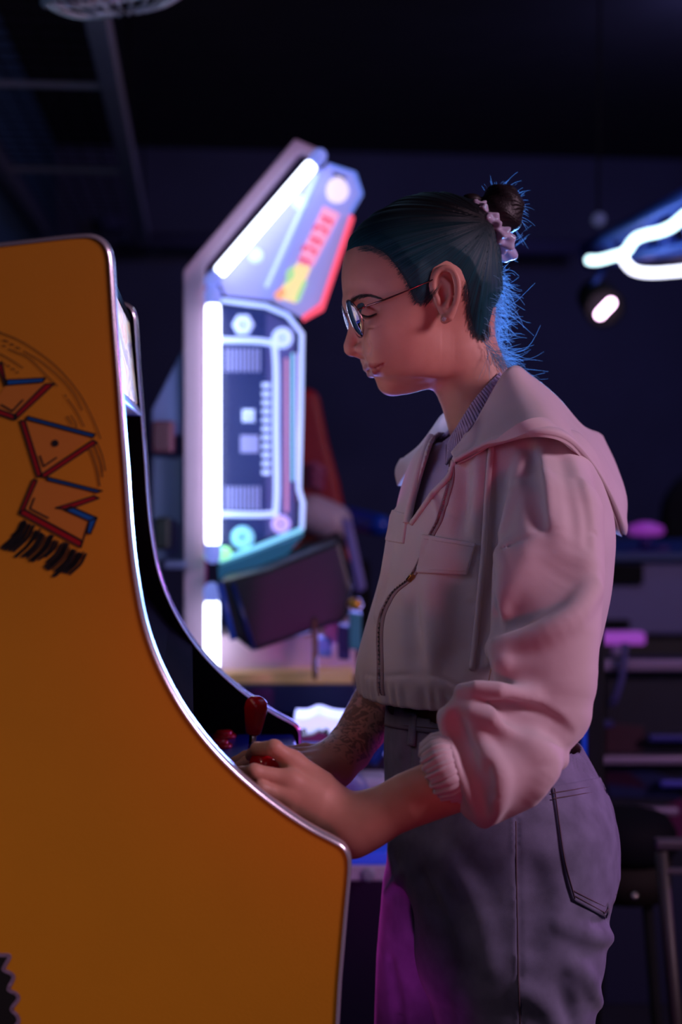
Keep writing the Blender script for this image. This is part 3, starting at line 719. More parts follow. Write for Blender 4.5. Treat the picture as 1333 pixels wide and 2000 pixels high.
MB().lathe(Lp(720, 1708, -.1), -FWH, [(0, 0), (0, .012), (.003, .012), (.004, .009), (.004, 0)], 20).obj('step_bolt', M_steel, low)
lb = [Lp(x, y, .0) for x, y in ((556, 1474), (764, 1474), (764, 2300), (556, 2300))]; lb[2][2] = lb[3][2] = .001
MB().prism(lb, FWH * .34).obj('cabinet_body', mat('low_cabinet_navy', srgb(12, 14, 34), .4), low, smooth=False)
MB().tube(spl([Lp(724, 1490, -.04), Lp(752, 1440, -.04), Lp(752, 1400, -.04)], 6), .012, 8).obj('side_rail', mat('blue_rail', srgb(14, 50, 130), .35), low)

# ------------------------------------------------------------------ right side: neon truss, spot lamp, counters and stool
DT = 4.2
def Tp(px, py, dd=0.0): return P(px, py, DT + dd)
truss = thing('lighting_truss', 'blue-lit lattice truss with a wavy white neon tube hanging at the upper right', 'truss', Tp(1240, 460))
M_tr = mat('truss_metal', srgb(60, 90, 190), .4, .4)
ch = [(1150, 484), (1420, 336)]
a0, a1 = Tp(1146, 486, .0), Tp(1440, 332, -.9)
b0_, b1_ = Tp(1150, 512, .12), Tp(1440, 470, -.8)
MB().tube([a0, a1], .022, 10).obj('chord', M_tr, truss); MB().tube([b0_, b1_], .022, 10).obj('chord', M_tr, truss); MB().tube([a0, b0_], .02, 10).obj('chord', M_tr, truss)
for k in range(6):
    t0, t1 = k / 6, (k + .55) / 6; MB().tube([a0 + (a1 - a0) * t0, b0_ + (b1_ - b0_) * t1], .012, 8).obj('brace', M_tr, truss)
    MB().tube([b0_ + (b1_ - b0_) * t1, a0 + (a1 - a0) * (k + 1) / 6], .012, 8).obj('brace', M_tr, truss)
M_neon = glow('neon_white_cyan', (.62, .92, 1.0), 3.6)
w1 = spl([(1152, 508), (1170, 508), (1200, 500), (1222, 492), (1240, 468), (1262, 458), (1290, 452), (1316, 440), (1350, 414), (1400, 405)], 6)
MB().tube([Tp(x, y, -.12 - (x - 1146) * .0034) for x, y in w1], 8.5 * DT / F, 12).obj('neon_tube', M_neon, truss, label='wavy glowing white neon tube')
w2 = spl([(1216, 496), (1222, 512), (1240, 528), (1270, 533), (1310, 531), (1360, 526), (1420, 520)], 6)
MB().tube([Tp(x, y, -.13 - (x - 1146) * .0034) for x, y in w2], 8 * DT / F, 12).obj('neon_tube', glow('neon_white_violet', (.78, .80, 1.0), 3.6), truss, label='second wavy white neon tube')
MB().box(Tp(1320, 500, .2), RT * .38, FWH * .1, Z1 * .05).obj('lamp_bar', M_steel, truss, bevel=.006, smooth=False)
for x in (1390, 1425): MB().tube([Tp(x, 380, -.8), np.array([Tp(x, 380, -.8)[0], Tp(x, 380, -.8)[1], H])], .006, 6).obj('hanger_wire', M_blackm, truss)
spot = thing('spot_lamp', 'black stage spot lamp with a glowing pink lens under the truss', 'lamp', Tp(1172, 580))
ca = Tp(1160, 574, .1); cb = Tp(1182, 602, -.06); axs = (cb - ca) / np.linalg.norm(cb - ca)
MB().lathe(ca, axs, [(0, 0), (0, .04), (.03, .055), (np.linalg.norm(cb - ca) * .96, .06), (np.linalg.norm(cb - ca), .055), (np.linalg.norm(cb - ca) * .9, .04)], 24).obj('housing', M_blackm, spot)
dl = (Tp(1194, 590) - Tp(1172, 616)); 
MB().rod(Tp(1173, 614, -.08), Tp(1194, 592, -.08), 9 * DT / F, 14, 5).obj('lens', glow('pink_lamp_lens', (1.0, .62, .95), 9.0), spot, label='glowing pink lens')
MB().tube([Tp(1150, 575), Tp(1168, 545), Tp(1180, 520)], .012, 8).obj('bracket', M_tr, spot)
sl = thing('small_lamp', 'tiny dim round lamp on the dark ceiling left of the truss', 'lamp', Tp(1169, 430))
MB().lathe(Tp(1169, 430), -FWH, [(0, 0), (0, .02), (.02, .02), (.03, .014), (.034, 0)], 16).obj('bulb', mat('dim_bulb', srgb(90, 96, 150), .4, emit=(.25, .28, .6), emit_s=.12), spot if False else sl)
MB().tube([Tp(1169, 425), np.array([Tp(1169, 425)[0], Tp(1169, 425)[1], H])], .004, 6).obj('stem', M_blackm, sl)
o = MB().box(P(222, 437, 7.75), RT * .12, FWH * .12, Z1 * .08).obj('junction_box', mat('junction_paint', srgb(70, 72, 120), .5), None, bevel=.01, smooth=False)
tag(o, 'small grey junction box high on the back wall above the yellow cabinet', 'junction box')

DC = 4.6
def Cp(px, py, dd=0.0): return P(px, py, DC + dd)
ctr = thing('counter', 'pale blue-grey counter unit with dark slots at the right behind her back', 'counter', Cp(1270, 1170, .3) * np.array([1, 1, 0]))
M_ctr = mat('counter_laminate', srgb(104, 102, 156), .5, noise=.08)
MB().prism([Cp(1120, 1090), Cp(1460, 1090), Cp(1460, 1240), Cp(1120, 1240)], FWH * .6).obj('counter_front', M_ctr, ctr, bevel=.01, smooth=False)
MB().prism([Cp(1110, 1080, -.05), Cp(1470, 1080, -.05), Cp(1470, 1096, -.05), Cp(1110, 1096, -.05)], FWH * .7).obj('counter_top', mat('counter_top_teal', srgb(36, 64, 120), .4), ctr, bevel=.006, smooth=False)
MB().prism([Cp(1150, 1104, -.03), Cp(1258, 1104, -.03), Cp(1258, 1142, -.03), Cp(1150, 1142, -.03)], FWH * .05).obj('slot', M_blackm, ctr, bevel=.004, smooth=False)
MB().prism([Cp(1150, 1212, -.03), Cp(1232, 1212, -.03), Cp(1232, 1227, -.03), Cp(1150, 1227, -.03)], FWH * .05).obj('slot', M_blackm, ctr, bevel=.004, smooth=False)
cb_ = [Cp(x, y, .06) for x, y in ((1130, 1240), (1450, 1240), (1450, 2000), (1130, 2000))]; cb_[2][2] = cb_[3][2] = .001
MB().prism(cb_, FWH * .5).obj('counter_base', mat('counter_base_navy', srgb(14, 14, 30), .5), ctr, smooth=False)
bar = MB().box(Cp(1205, 1246, -.3), RT * 100 * DC / F, FWH * .05, Z1 * .035).obj('light_bar', mat('violet_light_bar', srgb(150, 60, 190), .35, emit=(.5, .1, .75), emit_s=.42), ctr, bevel=.006, smooth=False, label='violet light bar under the counter')
MB().tube([Cp(1206, 1256, -.28), Cp(1206, 1400, -.28)], .018, 8).obj('bar_post', M_steel, ctr)
pl_ = thing('purple_lamp', 'purple glowing table lamp on the counter at the far right', 'lamp', Cp(1262, 1082, .1))
MB().lathe(Cp(1262, 1045, .1), Z1, [(0, 0), (0, .05), (.012, .062), (.03, .055), (.042, .02), (.044, 0)], 24).obj('lamp_shade', glow('purple_shade', (.42, .06, .60), .3), pl_)
MB().tube([Cp(1262, 1073, .1), Cp(1262, 1046, .1)], .022, 12).obj('lamp_stem', mat('indigo_stem', srgb(50, 34, 120), .4), pl_)
cup = MB().lathe(Cp(1296, 1083, .05), Z1, [(0, 0), (0, .018), (.02, .022), (.028, .02), (.028, 0)], 16).obj('cup', mat('violet_cup', srgb(70, 36, 110), .4)); tag(cup, 'small violet cup on the counter beside the purple lamp', 'cup')
hk = thing('high_back_chair', 'tall dark chair back at the right edge behind the counter lamp', 'chair', Cp(1350, 1010, .5) * np.array([1, 1, 0]))
MB().prism([Cp(x, y, .7) for x, y in spl([(1300, 1100), (1300, 1000), (1318, 955), (1350, 925), (1400, 920), (1420, 1100)], 4)], FWH * .1).obj('backrest', M_blackm, hk, bevel=.02, smooth=False)
q = Cp(1360, 1100, .75); MB().box([q[0], q[1], q[2] / 2], RT * .1, FWH * .1, Z1 * (q[2] + .02)).obj('leg', M_blackm, hk, smooth=False)
# long low rack with steel rails
DR = 3.5
def Rp(px, py, dd=0.0): return P(px, py, DR + dd)
rack = thing('display_rack', 'dark low rack with horizontal steel rails behind her hips at the right', 'rack', Rp(1260, 1450, .2) * np.array([1, 1, 0]))
M_rail = mat('rail_steel', srgb(150, 130, 170), .35, .4)
for (x0, x1, y, hgt, m_) in ((1168, 1480, 1300, 20, M_rail), (1168, 1480, 1486, 14, M_rail), (1190, 1327, 1586, 12, M_rail), (1270, 1480, 1443, 11, mat('rail_blue', srgb(50, 50, 140), .35, .3)), (1292, 1480, 1532, 11, mat('rail_blue_light', srgb(70, 70, 190), .35, .3)), (1168, 1200, 1415, 12, mat('rail_violet', srgb(40, 36, 110), .4))):
    MB().prism([Rp(x0, y - hgt / 2), Rp(x1, y - hgt / 2), Rp(x1, y + hgt / 2), Rp(x0, y + hgt / 2)], FWH * .03).obj('rail', m_, rack, bevel=.003, smooth=False)
rb = [Rp(x, y, .06) for x, y in ((1166, 1312), (1480, 1312), (1480, 1700), (1166, 1700))]
MB().prism(rb, FWH * .3).obj('back_panel', mat('rack_panel_navy', srgb(22, 22, 44), .45, noise=.3, nscale=8), rack, smooth=False)
for (pp, c) in (([(1180, 1500), (1260, 1500), (1330, 1530), (1330, 1560), (1190, 1556)], srgb(20, 28, 80)), ([(1180, 1505), (1230, 1508), (1270, 1540), (1180, 1530)], srgb(80, 24, 60)), ([(1250, 1600), (1333, 1560), (1400, 1600), (1400, 1640), (1280, 1640)], srgb(90, 22, 76)), ([(1166, 1410), (1260, 1420), (1255, 1470), (1166, 1470)], srgb(60, 30, 48))):
    MB().prism([Rp(x, y, .05) for x, y in pp], FWH * .02).obj('colour_panel', mat('rack_colour', c, .4, noise=.2), rack, smooth=False)
for x in (1172, 1474):
    q = Rp(x, 1300, .02); MB().box([q[0], q[1], q[2] / 2], RT * .03, FWH * .03, Z1 * (q[2] - .004)).obj('upright', M_blackm, rack, smooth=False)
MB().tube(spl([Rp(1222, 1256, -.02), Rp(1218, 1310, -.03), Rp(1204, 1360, -.03), Rp(1196, 1376, -.02)], 6), .009, 8).obj('cable', mat('violet_cable', srgb(70, 64, 130), .5), rack)
lowr = [Rp(x, y, .07) for x, y in ((1166, 1700), (1480, 1700), (1480, 2400), (1166, 2400))]; lowr[2][2] = lowr[3][2] = .002
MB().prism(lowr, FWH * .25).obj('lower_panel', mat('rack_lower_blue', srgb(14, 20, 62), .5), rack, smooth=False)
# pole just behind her back
q = P(1163, 1300, 2.4); pole = thing('support_pole', 'thin black pole with a blue-lit edge just behind her hip', 'pole', q * np.array([1, 1, 0]))
MB().box([q[0], q[1], .60], RT * .028, FWH * .028, Z1 * 1.196).obj('pole', M_black, pole, bevel=.003, smooth=False)
MB().box([q[0] - .017, q[1], .80], RT * .006, FWH * .02, Z1 * .76).obj('light_strip', mat('blue_strip', srgb(10, 40, 170), .4, emit=(.01, .05, .6), emit_s=.3), pole, smooth=False)
# bar stool
DB = 2.7
def Bp(px, py, dd=0.0): return P(px, py, DB + dd)
stl = thing('bar_stool', 'black padded stool behind the back pocket of her jeans', 'stool', Bp(1230, 1640, .2) * np.array([1, 1, 0]))
zs = Bp(1230, 1660)[2]; cs_ = Bp(1222, 1640, .12)
MB().lathe([cs_[0], cs_[1], zs - .05], Z1, [(0, 0), (0, .085), (.02, .10), (.06, .10), (.085, .085), (.095, .04), (.096, 0)], 32).obj('seat', mat('stool_vinyl', srgb(14, 12, 22), .75, spec=.1), stl)
MB().lathe([cs_[0], cs_[1], zs - .12], Z1, [(0, 0), (0, .09), (.07, .09), (.07, 0)], 32).obj('seat_frame', mat('stool_frame_brown', srgb(34, 28, 28), .75, spec=.1), stl)
for a in range(4):
    t = a * math.pi / 2 + .6; MB().tube([[cs_[0] + .06 * math.cos(t), cs_[1] + .06 * math.sin(t), zs - .12], [cs_[0] + .12 * math.cos(t), cs_[1] + .12 * math.sin(t), .002]], .011, 8).obj('leg', M_blackm, stl)
kb = Bp(1236, 1744, -.02); MB().rod(kb, kb - FWH * .02, .007, 14, 4).obj('bolt', mat('shiny_bolt', (.8, .7, .65), .15, 1.0), stl)
# steel frame table at the right edge
DF = 2.3
def Fp(px, py, dd=0.0): return P(px, py, DF + dd)
tb_ = thing('side_table', 'dark metal frame table cut off by the right edge', 'table', Fp(1340, 1700, .2) * np.array([1, 1, 0]))
M_fr = mat('table_frame_steel', srgb(90, 78, 92), .4, .5)
MB().prism([Fp(1283, 1643), Fp(1480, 1643), Fp(1480, 1662), Fp(1283, 1662)], FWH * .03).obj('top_rail', M_fr, tb_, bevel=.004, smooth=False)
MB().prism([Fp(1298, 1700), Fp(1480, 1700), Fp(1480, 1710), Fp(1298, 1710)], FWH * .02).obj('lower_rail', M_fr, tb_, bevel=.002, smooth=False)
zt_ = Fp(1283, 1662)[2]
for x0, x1, dd in ((1292, 1322, .01), (1470, 1490, .01), (1420, 1440, .012)):
    p0 = Fp(x0, 1662, dd); p1 = Fp(x1, 2000, dd); k_ = (p0[2] - .002) / (p0[2] - p1[2]); p2 = p0 + (p1 - p0) * k_
    MB().tube([p0, p2], .011, 10).obj('leg', mat('table_leg_dark', srgb(44, 36, 36), .5), tb_)
# ------------------------------------------------------------------ the woman: body
WOMAN = thing('person', 'woman in pale pink hooded jacket and grey jeans, glasses on, playing the arcade cabinet', 'person', (.16, 1.66, 0))
DH = 1.66; SH = DH / F; YAW = math.radians(5)
HO = P(830, 560, DH)
HF = np.array([-math.cos(YAW), -math.sin(YAW), 0]); HLt = np.array([math.sin(YAW), -math.cos(YAW), 0])
HB = np.stack([-HF, -Z1, HLt], 1)              # columns: a (photo right), b (photo down), c (towards her left = viewer)
def LW(a, b, c): return HO + SH * ((a - 830) * -HF + (b - 560) * -Z1 + c * HLt)
def A(px, py, c):
    dr = FW + (px - 666.5) / F * RT + (1000 - py) / F * UP
    D = (c * SH + (HO - CP) @ HLt) / (dr @ HLt); q = CP + D * dr - HO
    return 830 - (q @ HF) / SH, 560 - q[2] / SH
def hp(px, py, c): a, b = A(px, py, c); return LW(a, b, c)
def hm(px, py, c): a, b = A(px, py, c); return LW(a, b, -c)
def hc(pts, far=False): return [(hm if far else hp)(*t[:3]) for t in pts]

# side outline of the skull and jaw (photo pixels), without nose and lips
OUT = [(673, 500), (668.5, 525), (668, 545), (670, 570), (676, 592), (685, 612), (694, 640), (702, 668), (708, 690), (713, 705), (719, 717), (729, 733), (736, 744), (746, 757.5), (759, 767.5), (774, 771),
       (796, 770), (822, 762), (846, 742), (864, 716), (880, 690), (905, 664), (932, 648), (950, 628), (964, 596), (972, 560), (972, 520), (963, 470), (945, 430), (918, 404), (884, 389), (845, 384), (805, 391), (765, 406), (728, 430), (700, 456), (683, 478)]
oc = np.array([A(x, y, 0) for x, y in OUT]); oc = spl(np.vstack([oc, oc[:1]]), 5)[:-1]
GA0, GB0, GS = 600.0, 300.0, 2.0
ga = np.arange(600, 1060, GS); gb_ = np.arange(300, 860, GS)
gg = np.stack(np.meshgrid(ga, gb_, indexing='ij'), -1).reshape(-1, 2)
def poly_sd(pts, poly):
    d = np.full(len(pts), 1e9); ins = np.zeros(len(pts), bool); n = len(poly)
    for i in range(n):
        a = poly[i]; b = poly[(i + 1) % n]; e = b - a; w = pts - a
        t = np.clip((w @ e) / (e @ e + 1e-12), 0, 1); d = np.minimum(d, ((w - t[:, None] * e) ** 2).sum(1))
        c1 = (a[1] <= pts[:, 1]) != (b[1] <= pts[:, 1])
        xi = a[0] + (pts[:, 1] - a[1]) / (e[1] if e[1] else 1e-9) * e[0]
        ins ^= c1 & (pts[:, 0] < xi)
    d = np.sqrt(d); return np.where(ins, -d, d)
def blur(T, n):
    for _ in range(n):
        for ax in (0, 1):
            q = np.pad(T, [(1, 1) if k == ax else (0, 0) for k in (0, 1)], mode='edge')
            T = (np.take(q, range(0, T.shape[ax]), ax) + 2 * np.take(q, range(1, T.shape[ax] + 1), ax) + np.take(q, range(2, T.shape[ax] + 2), ax)) / 4
    return T
TS = poly_sd(gg, oc).reshape(len(ga), len(gb_))
TB = blur(TS, 40); wq = np.clip((-TS - 6) / 20, 0, 1); TS = (TS * (1 - wq) + TB * wq); TS = blur(TS, 2)
def table(T, a, b):
    x = np.clip((a - GA0) / GS, 0, T.shape[0] - 1.001); y = np.clip((b - GB0) / GS, 0, T.shape[1] - 1.001)
    i = x.astype(int); j = y.astype(int); u = x - i; v = y - j
    return (T[i, j] * (1 - u) + T[i + 1, j] * u) * (1 - v) + (T[i, j + 1] * (1 - u) + T[i + 1, j + 1] * u) * v
RR = 150.0
def head_base(p):
    q = (p - f32(HO)) @ f32(HB) / np.float32(SH); a = q[:, 0] + 830; b = q[:, 1] + 560; c = q[:, 2]
    m = -table(TS, a, b)
    # outside the table, grow like a distance
    m = m - np.maximum(0, 600 - a) - np.maximum(0, a - 1058) - np.maximum(0, 300 - b) - np.maximum(0, b - 858)
    W = np.interp(b, [560, 620, 665, 712, 770], [121, 114, 103, 90, 76])
    x = RR - m; x = np.where(x > 10, x, 10 * np.exp(np.clip(x / 10 - 1, -8, 0)))
    ac = np.abs(c); w = ac * ac / (ac * ac + x * x * .5 + 1)
    return ((np.sqrt(x * x + (c * RR / W) ** 2) - RR) * SH * (1 + w * (W / RR - .9))).astype(np.float32)

I3 = HB
NECK = ([(885, 590, 0), (908, 690, 0), (932, 768, 0), (966, 850, 0)], [56, 67, 74, 84])
def torso_core(p):
    # ribcage and pelvis under the clothes
    z = p[:, 2]
    py = 880 + (CAMZ - z) / SH
    k = [820, 880, 960, 1100, 1250, 1360, 1480, 1600, 1700]
    xf = np.interp(py, k, [962, 928, 880, 832, 800, 796, 800, 812, 830]); xb = np.interp(py, k, [1060, 1110, 1150, 1150, 1105, 1080, 1115, 1165, 1170])
    w = np.interp(py, k, [90, 185, 230, 225, 195, 180, 200, 225, 215])
    cx = ((xf + xb) / 2 - 666.5) * SH; rx = (xb - xf) / 2 * SH; ry = w * SH
    qx = (p[:, 0] - cx) / rx; qy = (p[:, 1] - DH) / ry
    d = (np.sqrt(qx * qx + qy * qy) - 1) * np.minimum(rx, ry)
    d = smax(d, p[:, 2] - (CAMZ + 52 * SH), .05)
    return smax(d, (CAMZ - 800 * SH) - p[:, 2], .03).astype(np.float32)

# arms and hands: (px, py, depth)
def PP(l): return np.array([P(x, y, D) for x, y, D in l])
L_ARM = (PP([(1072, 965, 1.55), (1068, 1200, 1.47), (1045, 1455, 1.412)]), [.044, .036, .031])
L_FORE = (PP([(1045, 1455, 1.412), (930, 1512, 1.38), (800, 1562, 1.375), (722, 1600, 1.38), (688, 1613, 1.383)]), [.031, .0295, .0268, .0243, .0236])
R_ARM = (PP([(1010, 950, 1.83), (900, 1150, 1.86), (795, 1290, 1.85)]), [.048, .042, .038])
R_FORE = (PP([(795, 1290, 1.85), (735, 1385, 1.79), (680, 1465, 1.73), (650, 1492, 1.70)]), [.038, .0345, .0265, .0235])
# left hand, on the ball-top stick (its back towards the viewer)
def hand(fin, meta, k=.008):
    return fin, meta, k
LH_META = [(PP([(682, 1608, 1.383), (628, 1535, 1.392), (572, 1489, 1.393)]), [.0205, .0150, .0108]), (PP([(682, 1614, 1.38), (625, 1563, 1.375), (566, 1526, 1.372)]), [.022, .0155, .0112]),
           (PP([(684, 1620, 1.378), (622, 1590, 1.371), (564, 1557, 1.368)]), [.022, .0150, .0108]), (PP([(684, 1626, 1.382), (620, 1608, 1.374), (570, 1584, 1.37)]), [.0205, .0135, .0098])]
LH_FIN = [(PP([(572, 1489, 1.393), (536, 1461, 1.385), (503, 1463, 1.412), (490, 1476, 1.43)]), [.0108, .0092, .0078, .0066]),
          (PP([(566, 1526, 1.372), (497, 1508, 1.362), (473, 1511, 1.388), (484, 1513, 1.408)]), [.0112, .0090, .0079, .0068]),
          (PP([(564, 1558, 1.368), (509, 1540, 1.357), (488, 1540, 1.380), (499, 1540, 1.402)]), [.0108, .0086, .0076, .0066]),
          (PP([(570, 1588, 1.37), (532, 1572, 1.36), (513, 1568, 1.377), (521, 1566, 1.396)]), [.0098, .0080, .0070, .0060]),
          (PP([(655, 1570, 1.40), (596, 1520, 1.432), (550, 1492, 1.442), (516, 1477, 1.436)]), [.017, .0125, .0100, .0080])]
RH_META = [(PP([(652, 1490, 1.70), (600, 1480, 1.685), (560, 1478, 1.675)]), [.021, .0135, .0105]), (PP([(652, 1494, 1.695), (600, 1490, 1.66), (558, 1487, 1.65)]), [.021, .0135, .0105]),
           (PP([(652, 1498, 1.69), (604, 1502, 1.64), (560, 1497, 1.628)]), [.020, .013, .0100]), (PP([(652, 1502, 1.69), (610, 1515, 1.625), (568, 1508, 1.61)]), [.019, .012, .0092])]
RH_FIN = [(PP([(560, 1478, 1.675), (520, 1468, 1.665), (490, 1474, 1.655), (468, 1484, 1.65)]), [.0105, .0086, .0075, .0062]),
          (PP([(558, 1487, 1.65), (512, 1473, 1.635), (480, 1478, 1.625), (456, 1488, 1.62)]), [.0105, .0088, .0077, .0064]),
          (PP([(560, 1497, 1.628), (512, 1483, 1.61), (482, 1488, 1.60), (462, 1498, 1.595)]), [.0100, .0085, .0074, .0062]),
          (PP([(568, 1508, 1.61), (530, 1499, 1.59), (505, 1504, 1.58), (490, 1512, 1.578)]), [.0092, .0078, .0068, .0057]),
          (PP([(640, 1478, 1.715), (596, 1470, 1.722), (560, 1472, 1.718), (530, 1482, 1.71)]), [.015, .0115, .0095, .0078])]
def hands(p, d, meta, fin, fore):
    pts = np.vstack([x for c in meta + fin for x in [c[0]]]); lo = pts.min(0) - .05; hi = pts.max(0) + .05
    def go(dd, q):
        e = None
        for c, r in meta:
            g = chaind(q, f32(c), f32(r)); e = g if e is None else smin(e, g, .010)
        g = chaind(q, f32(fore[0][-2:]), f32(fore[1][-2:])); e = smin(e, g, .018)
        FI = None
        for i, (c, r) in enumerate(fin):
            r = [x * (.86 if i < 4 else .95) for x in r]; r[0] *= 1.08
            g = chaind(q, f32(c), f32(r))
            for kk in (1, 2): g = smin(g, np.sqrt(((q - f32(c[kk])) ** 2).sum(1)) - r[kk] * 1.05, .003)   # knuckle swell
            if i == 4: e = smin(e, g, .010)
            else: FI = g if FI is None else smin(FI, g, .0012)
        e = smin(e, FI, .0075)
        return smin(dd, e, .012)
    return local(d, p, lo, hi, go)

def mirror(pts):
    q = (np.asarray(pts) - HO) @ HB; q[:, 2] *= -1; return HO + q @ HB.T
def face0(p):
    d = head_base(p)
    for far in (False, True):
        h = hm if far else hp
        d = add_ell(d, p, h(772, 640, 72), I3, np.array([44, 28, 20]) * SH, 40 * SH)              # cheekbone
        d = add_ell(d, p, h(850, 694, 64), I3, np.array([34, 40, 16]) * SH, 46 * SH)              # jaw angle
        d = add_ell(d, p, h(748, 692, 40), I3, np.array([24, 28, 14]) * SH, 30 * SH)
        d = add_ell(d, p, h(782, 684, 66), I3, np.array([52, 44, 20]) * SH, 46 * SH)              # cheek beside the mouth
        d = add_chain(d, p, [h(683, 591, 8), h(690, 581, 36), h(712, 580, 62)], np.array([8, 9, 8]) * SH, 18 * SH)   # brow ridge
    d = add_chain(d, p, hc([(692, 604, 0), (695.5, 630, 0), (690, 655, 0), (684.5, 676, 0), (686, 681, 0)]), np.array([10, 11.5, 12, 13, 14]) * SH, 15 * SH)
    d = add_chain(d, p, hc([(688, 688, 0), (706, 696, 0)]), np.array([6, 6]) * SH, 6 * SH)
    d = add_ell(d, p, hp(762, 752, 0), I3, np.array([20, 17, 26]) * SH, 16 * SH)                   # chin
    return d
def onf(pts, inn):
    """points of the near half of the face, 'inn' pixels below the skin, measured along the view"""
    p = np.asarray(pts, float); return on(face0, p[:, :2], 1.45, 1.75, -np.asarray(inn) * SH)
EYE = onf([(725, 611)], 16)[0]
SOCK = onf([(706, 610)], -2)[0]
UPL = np.vstack([[hp(722, 714.5, 0)], onf([(728, 713), (737, 711), (748, 709.5)], [6, 5, 2])]); UPR = np.array([7.0, 6.4, 5.0, 2.0])
LOL = np.vstack([[hp(732, 726, 0)], onf([(735, 725), (740, 720.5), (748, 712.5)], [7, 5.5, 2])]); LOR = np.array([8.2, 7.6, 5.8, 2.0])
MOU = np.vstack([[hp(717, 720.5, 0)], onf([(722, 721), (734, 718), (744, 713.5), (753, 709.5)], [1.5, 0, 0, 0])])
EARH = spl([hp(*t) for t in [(857, 592, 117), (848, 568, 119), (848, 545, 121), (857, 529, 124), (871, 523.5, 127), (885, 529, 130), (894, 548, 132), (895, 573, 132), (890, 595, 128), (883, 610, 124)]], 3)
EARR = spl([[5], [6], [6.2], [6.2], [6.5], [6.5], [6.5], [6], [6], [6]], 3)[:, 0]
CREASE = on(face0, [(702, 600), (713, 598), (726, 600), (738, 606)], 1.45, 1.75, 0)
BAG = on(face0, [(704, 632), (716, 640), (732, 640), (746, 632)], 1.45, 1.75, .0010)
ALAR = on(face0, [(721, 670), (724, 680), (721, 689)], 1.45, 1.75, 0)
NASO = on(face0, [(726, 690), (740, 700), (752, 703)], 1.45, 1.75, 0)
BROW = onf([(686, 593), (698, 581), (716, 575), (742, 580)], 0)
def body(p):
    d = face0(p)
    # --- face
    for far in (False, True):
        X = mirror if far else (lambda q: np.asarray(q))
        h = hm if far else hp
        d = add_ell(d, p, X([SOCK])[0], I3, np.array([15, 15, 22]) * SH, 18 * SH, sub=True)        # eye socket
        d = add_ell(d, p, X([EYE])[0], I3, np.array([18.6, 18.8, 19.5]) * SH, 7 * SH)                  # eye under its lid
        d = add_chain(d, p, X(CREASE), 1.6 * SH, 5 * SH, sub=True)
        d = add_chain(d, p, X(BAG), .8 * SH, 4 * SH, sub=True)
        d = add_ell(d, p, h(708, 681, 19), I3, np.array([13.5, 11, 9]) * SH, 8 * SH)              # wing of the nose
        d = add_ell(d, p, h(697, 692.5, 9.5), I3, np.array([8, 3.6, 4.5]) * SH, 3 * SH, sub=True) # nostril
        d = add_chain(d, p, X(ALAR), 1.4 * SH, 8 * SH, sub=True)
        d = add_chain(d, p, X(UPL), UPR * SH, 5 * SH)
        d = add_chain(d, p, X(LOL), LOR * SH, 5 * SH)
    for far in (False, True):
        X = mirror if far else (lambda q: np.asarray(q))
        d = add_chain(d, p, X(MOU), np.array([1.3, 1.3, 1.3, 1.3, 1.6]) * SH, 3 * SH, sub=True)
    # --- neck, shoulders, torso
    d = add_chain(d, p, hc(NECK[0]), np.array(NECK[1]) * SH, 50 * SH)
    d = add_chain(d, p, [hp(895, 640, 42), hp(905, 720, 44), hp(905, 815, 20)], np.array([15, 13, 11]) * SH, 34 * SH)  # neck muscle
    d = smin(d, torso_core(p), .035)
    # --- ears
    for far in (False, True):
        h = hm if far else hp
        X = mirror if far else (lambda q: np.asarray(q))
        d = add_ell(d, p, h(872, 572, 114), I3, np.array([22, 47, 12]) * SH, 8 * SH)
        d = add_ell(d, p, h(866, 578, 129), I3, np.array([12, 20, 14]) * SH, 5 * SH, sub=True)
        d = add_chain(d, p, X(EARH), EARR * SH, 3 * SH)
        d = add_chain(d, p, [h(885, 605, 126), h(878, 619, 122), h(869, 624, 119)], np.array([6, 9, 8.5]) * SH, 6 * SH)
        d = add_chain(d, p, [h(868, 545, 124), h(880, 556, 127), h(881, 577, 127), h(872, 600, 124)], np.array([3, 4.5, 4.5, 4]) * SH, 5 * SH)
        d = add_ell(d, p, h(855, 586, 119), I3, np.array([5.5, 9, 6]) * SH, 4 * SH)
    # --- arms
    for c, r in (L_ARM, L_FORE, R_ARM, R_FORE): d = add_chain(d, p, c, r, .02)
    d = hands(p, d, LH_META, LH_FIN, L_FORE)
    d = hands(p, d, RH_META, RH_FIN, R_FORE)
    return d

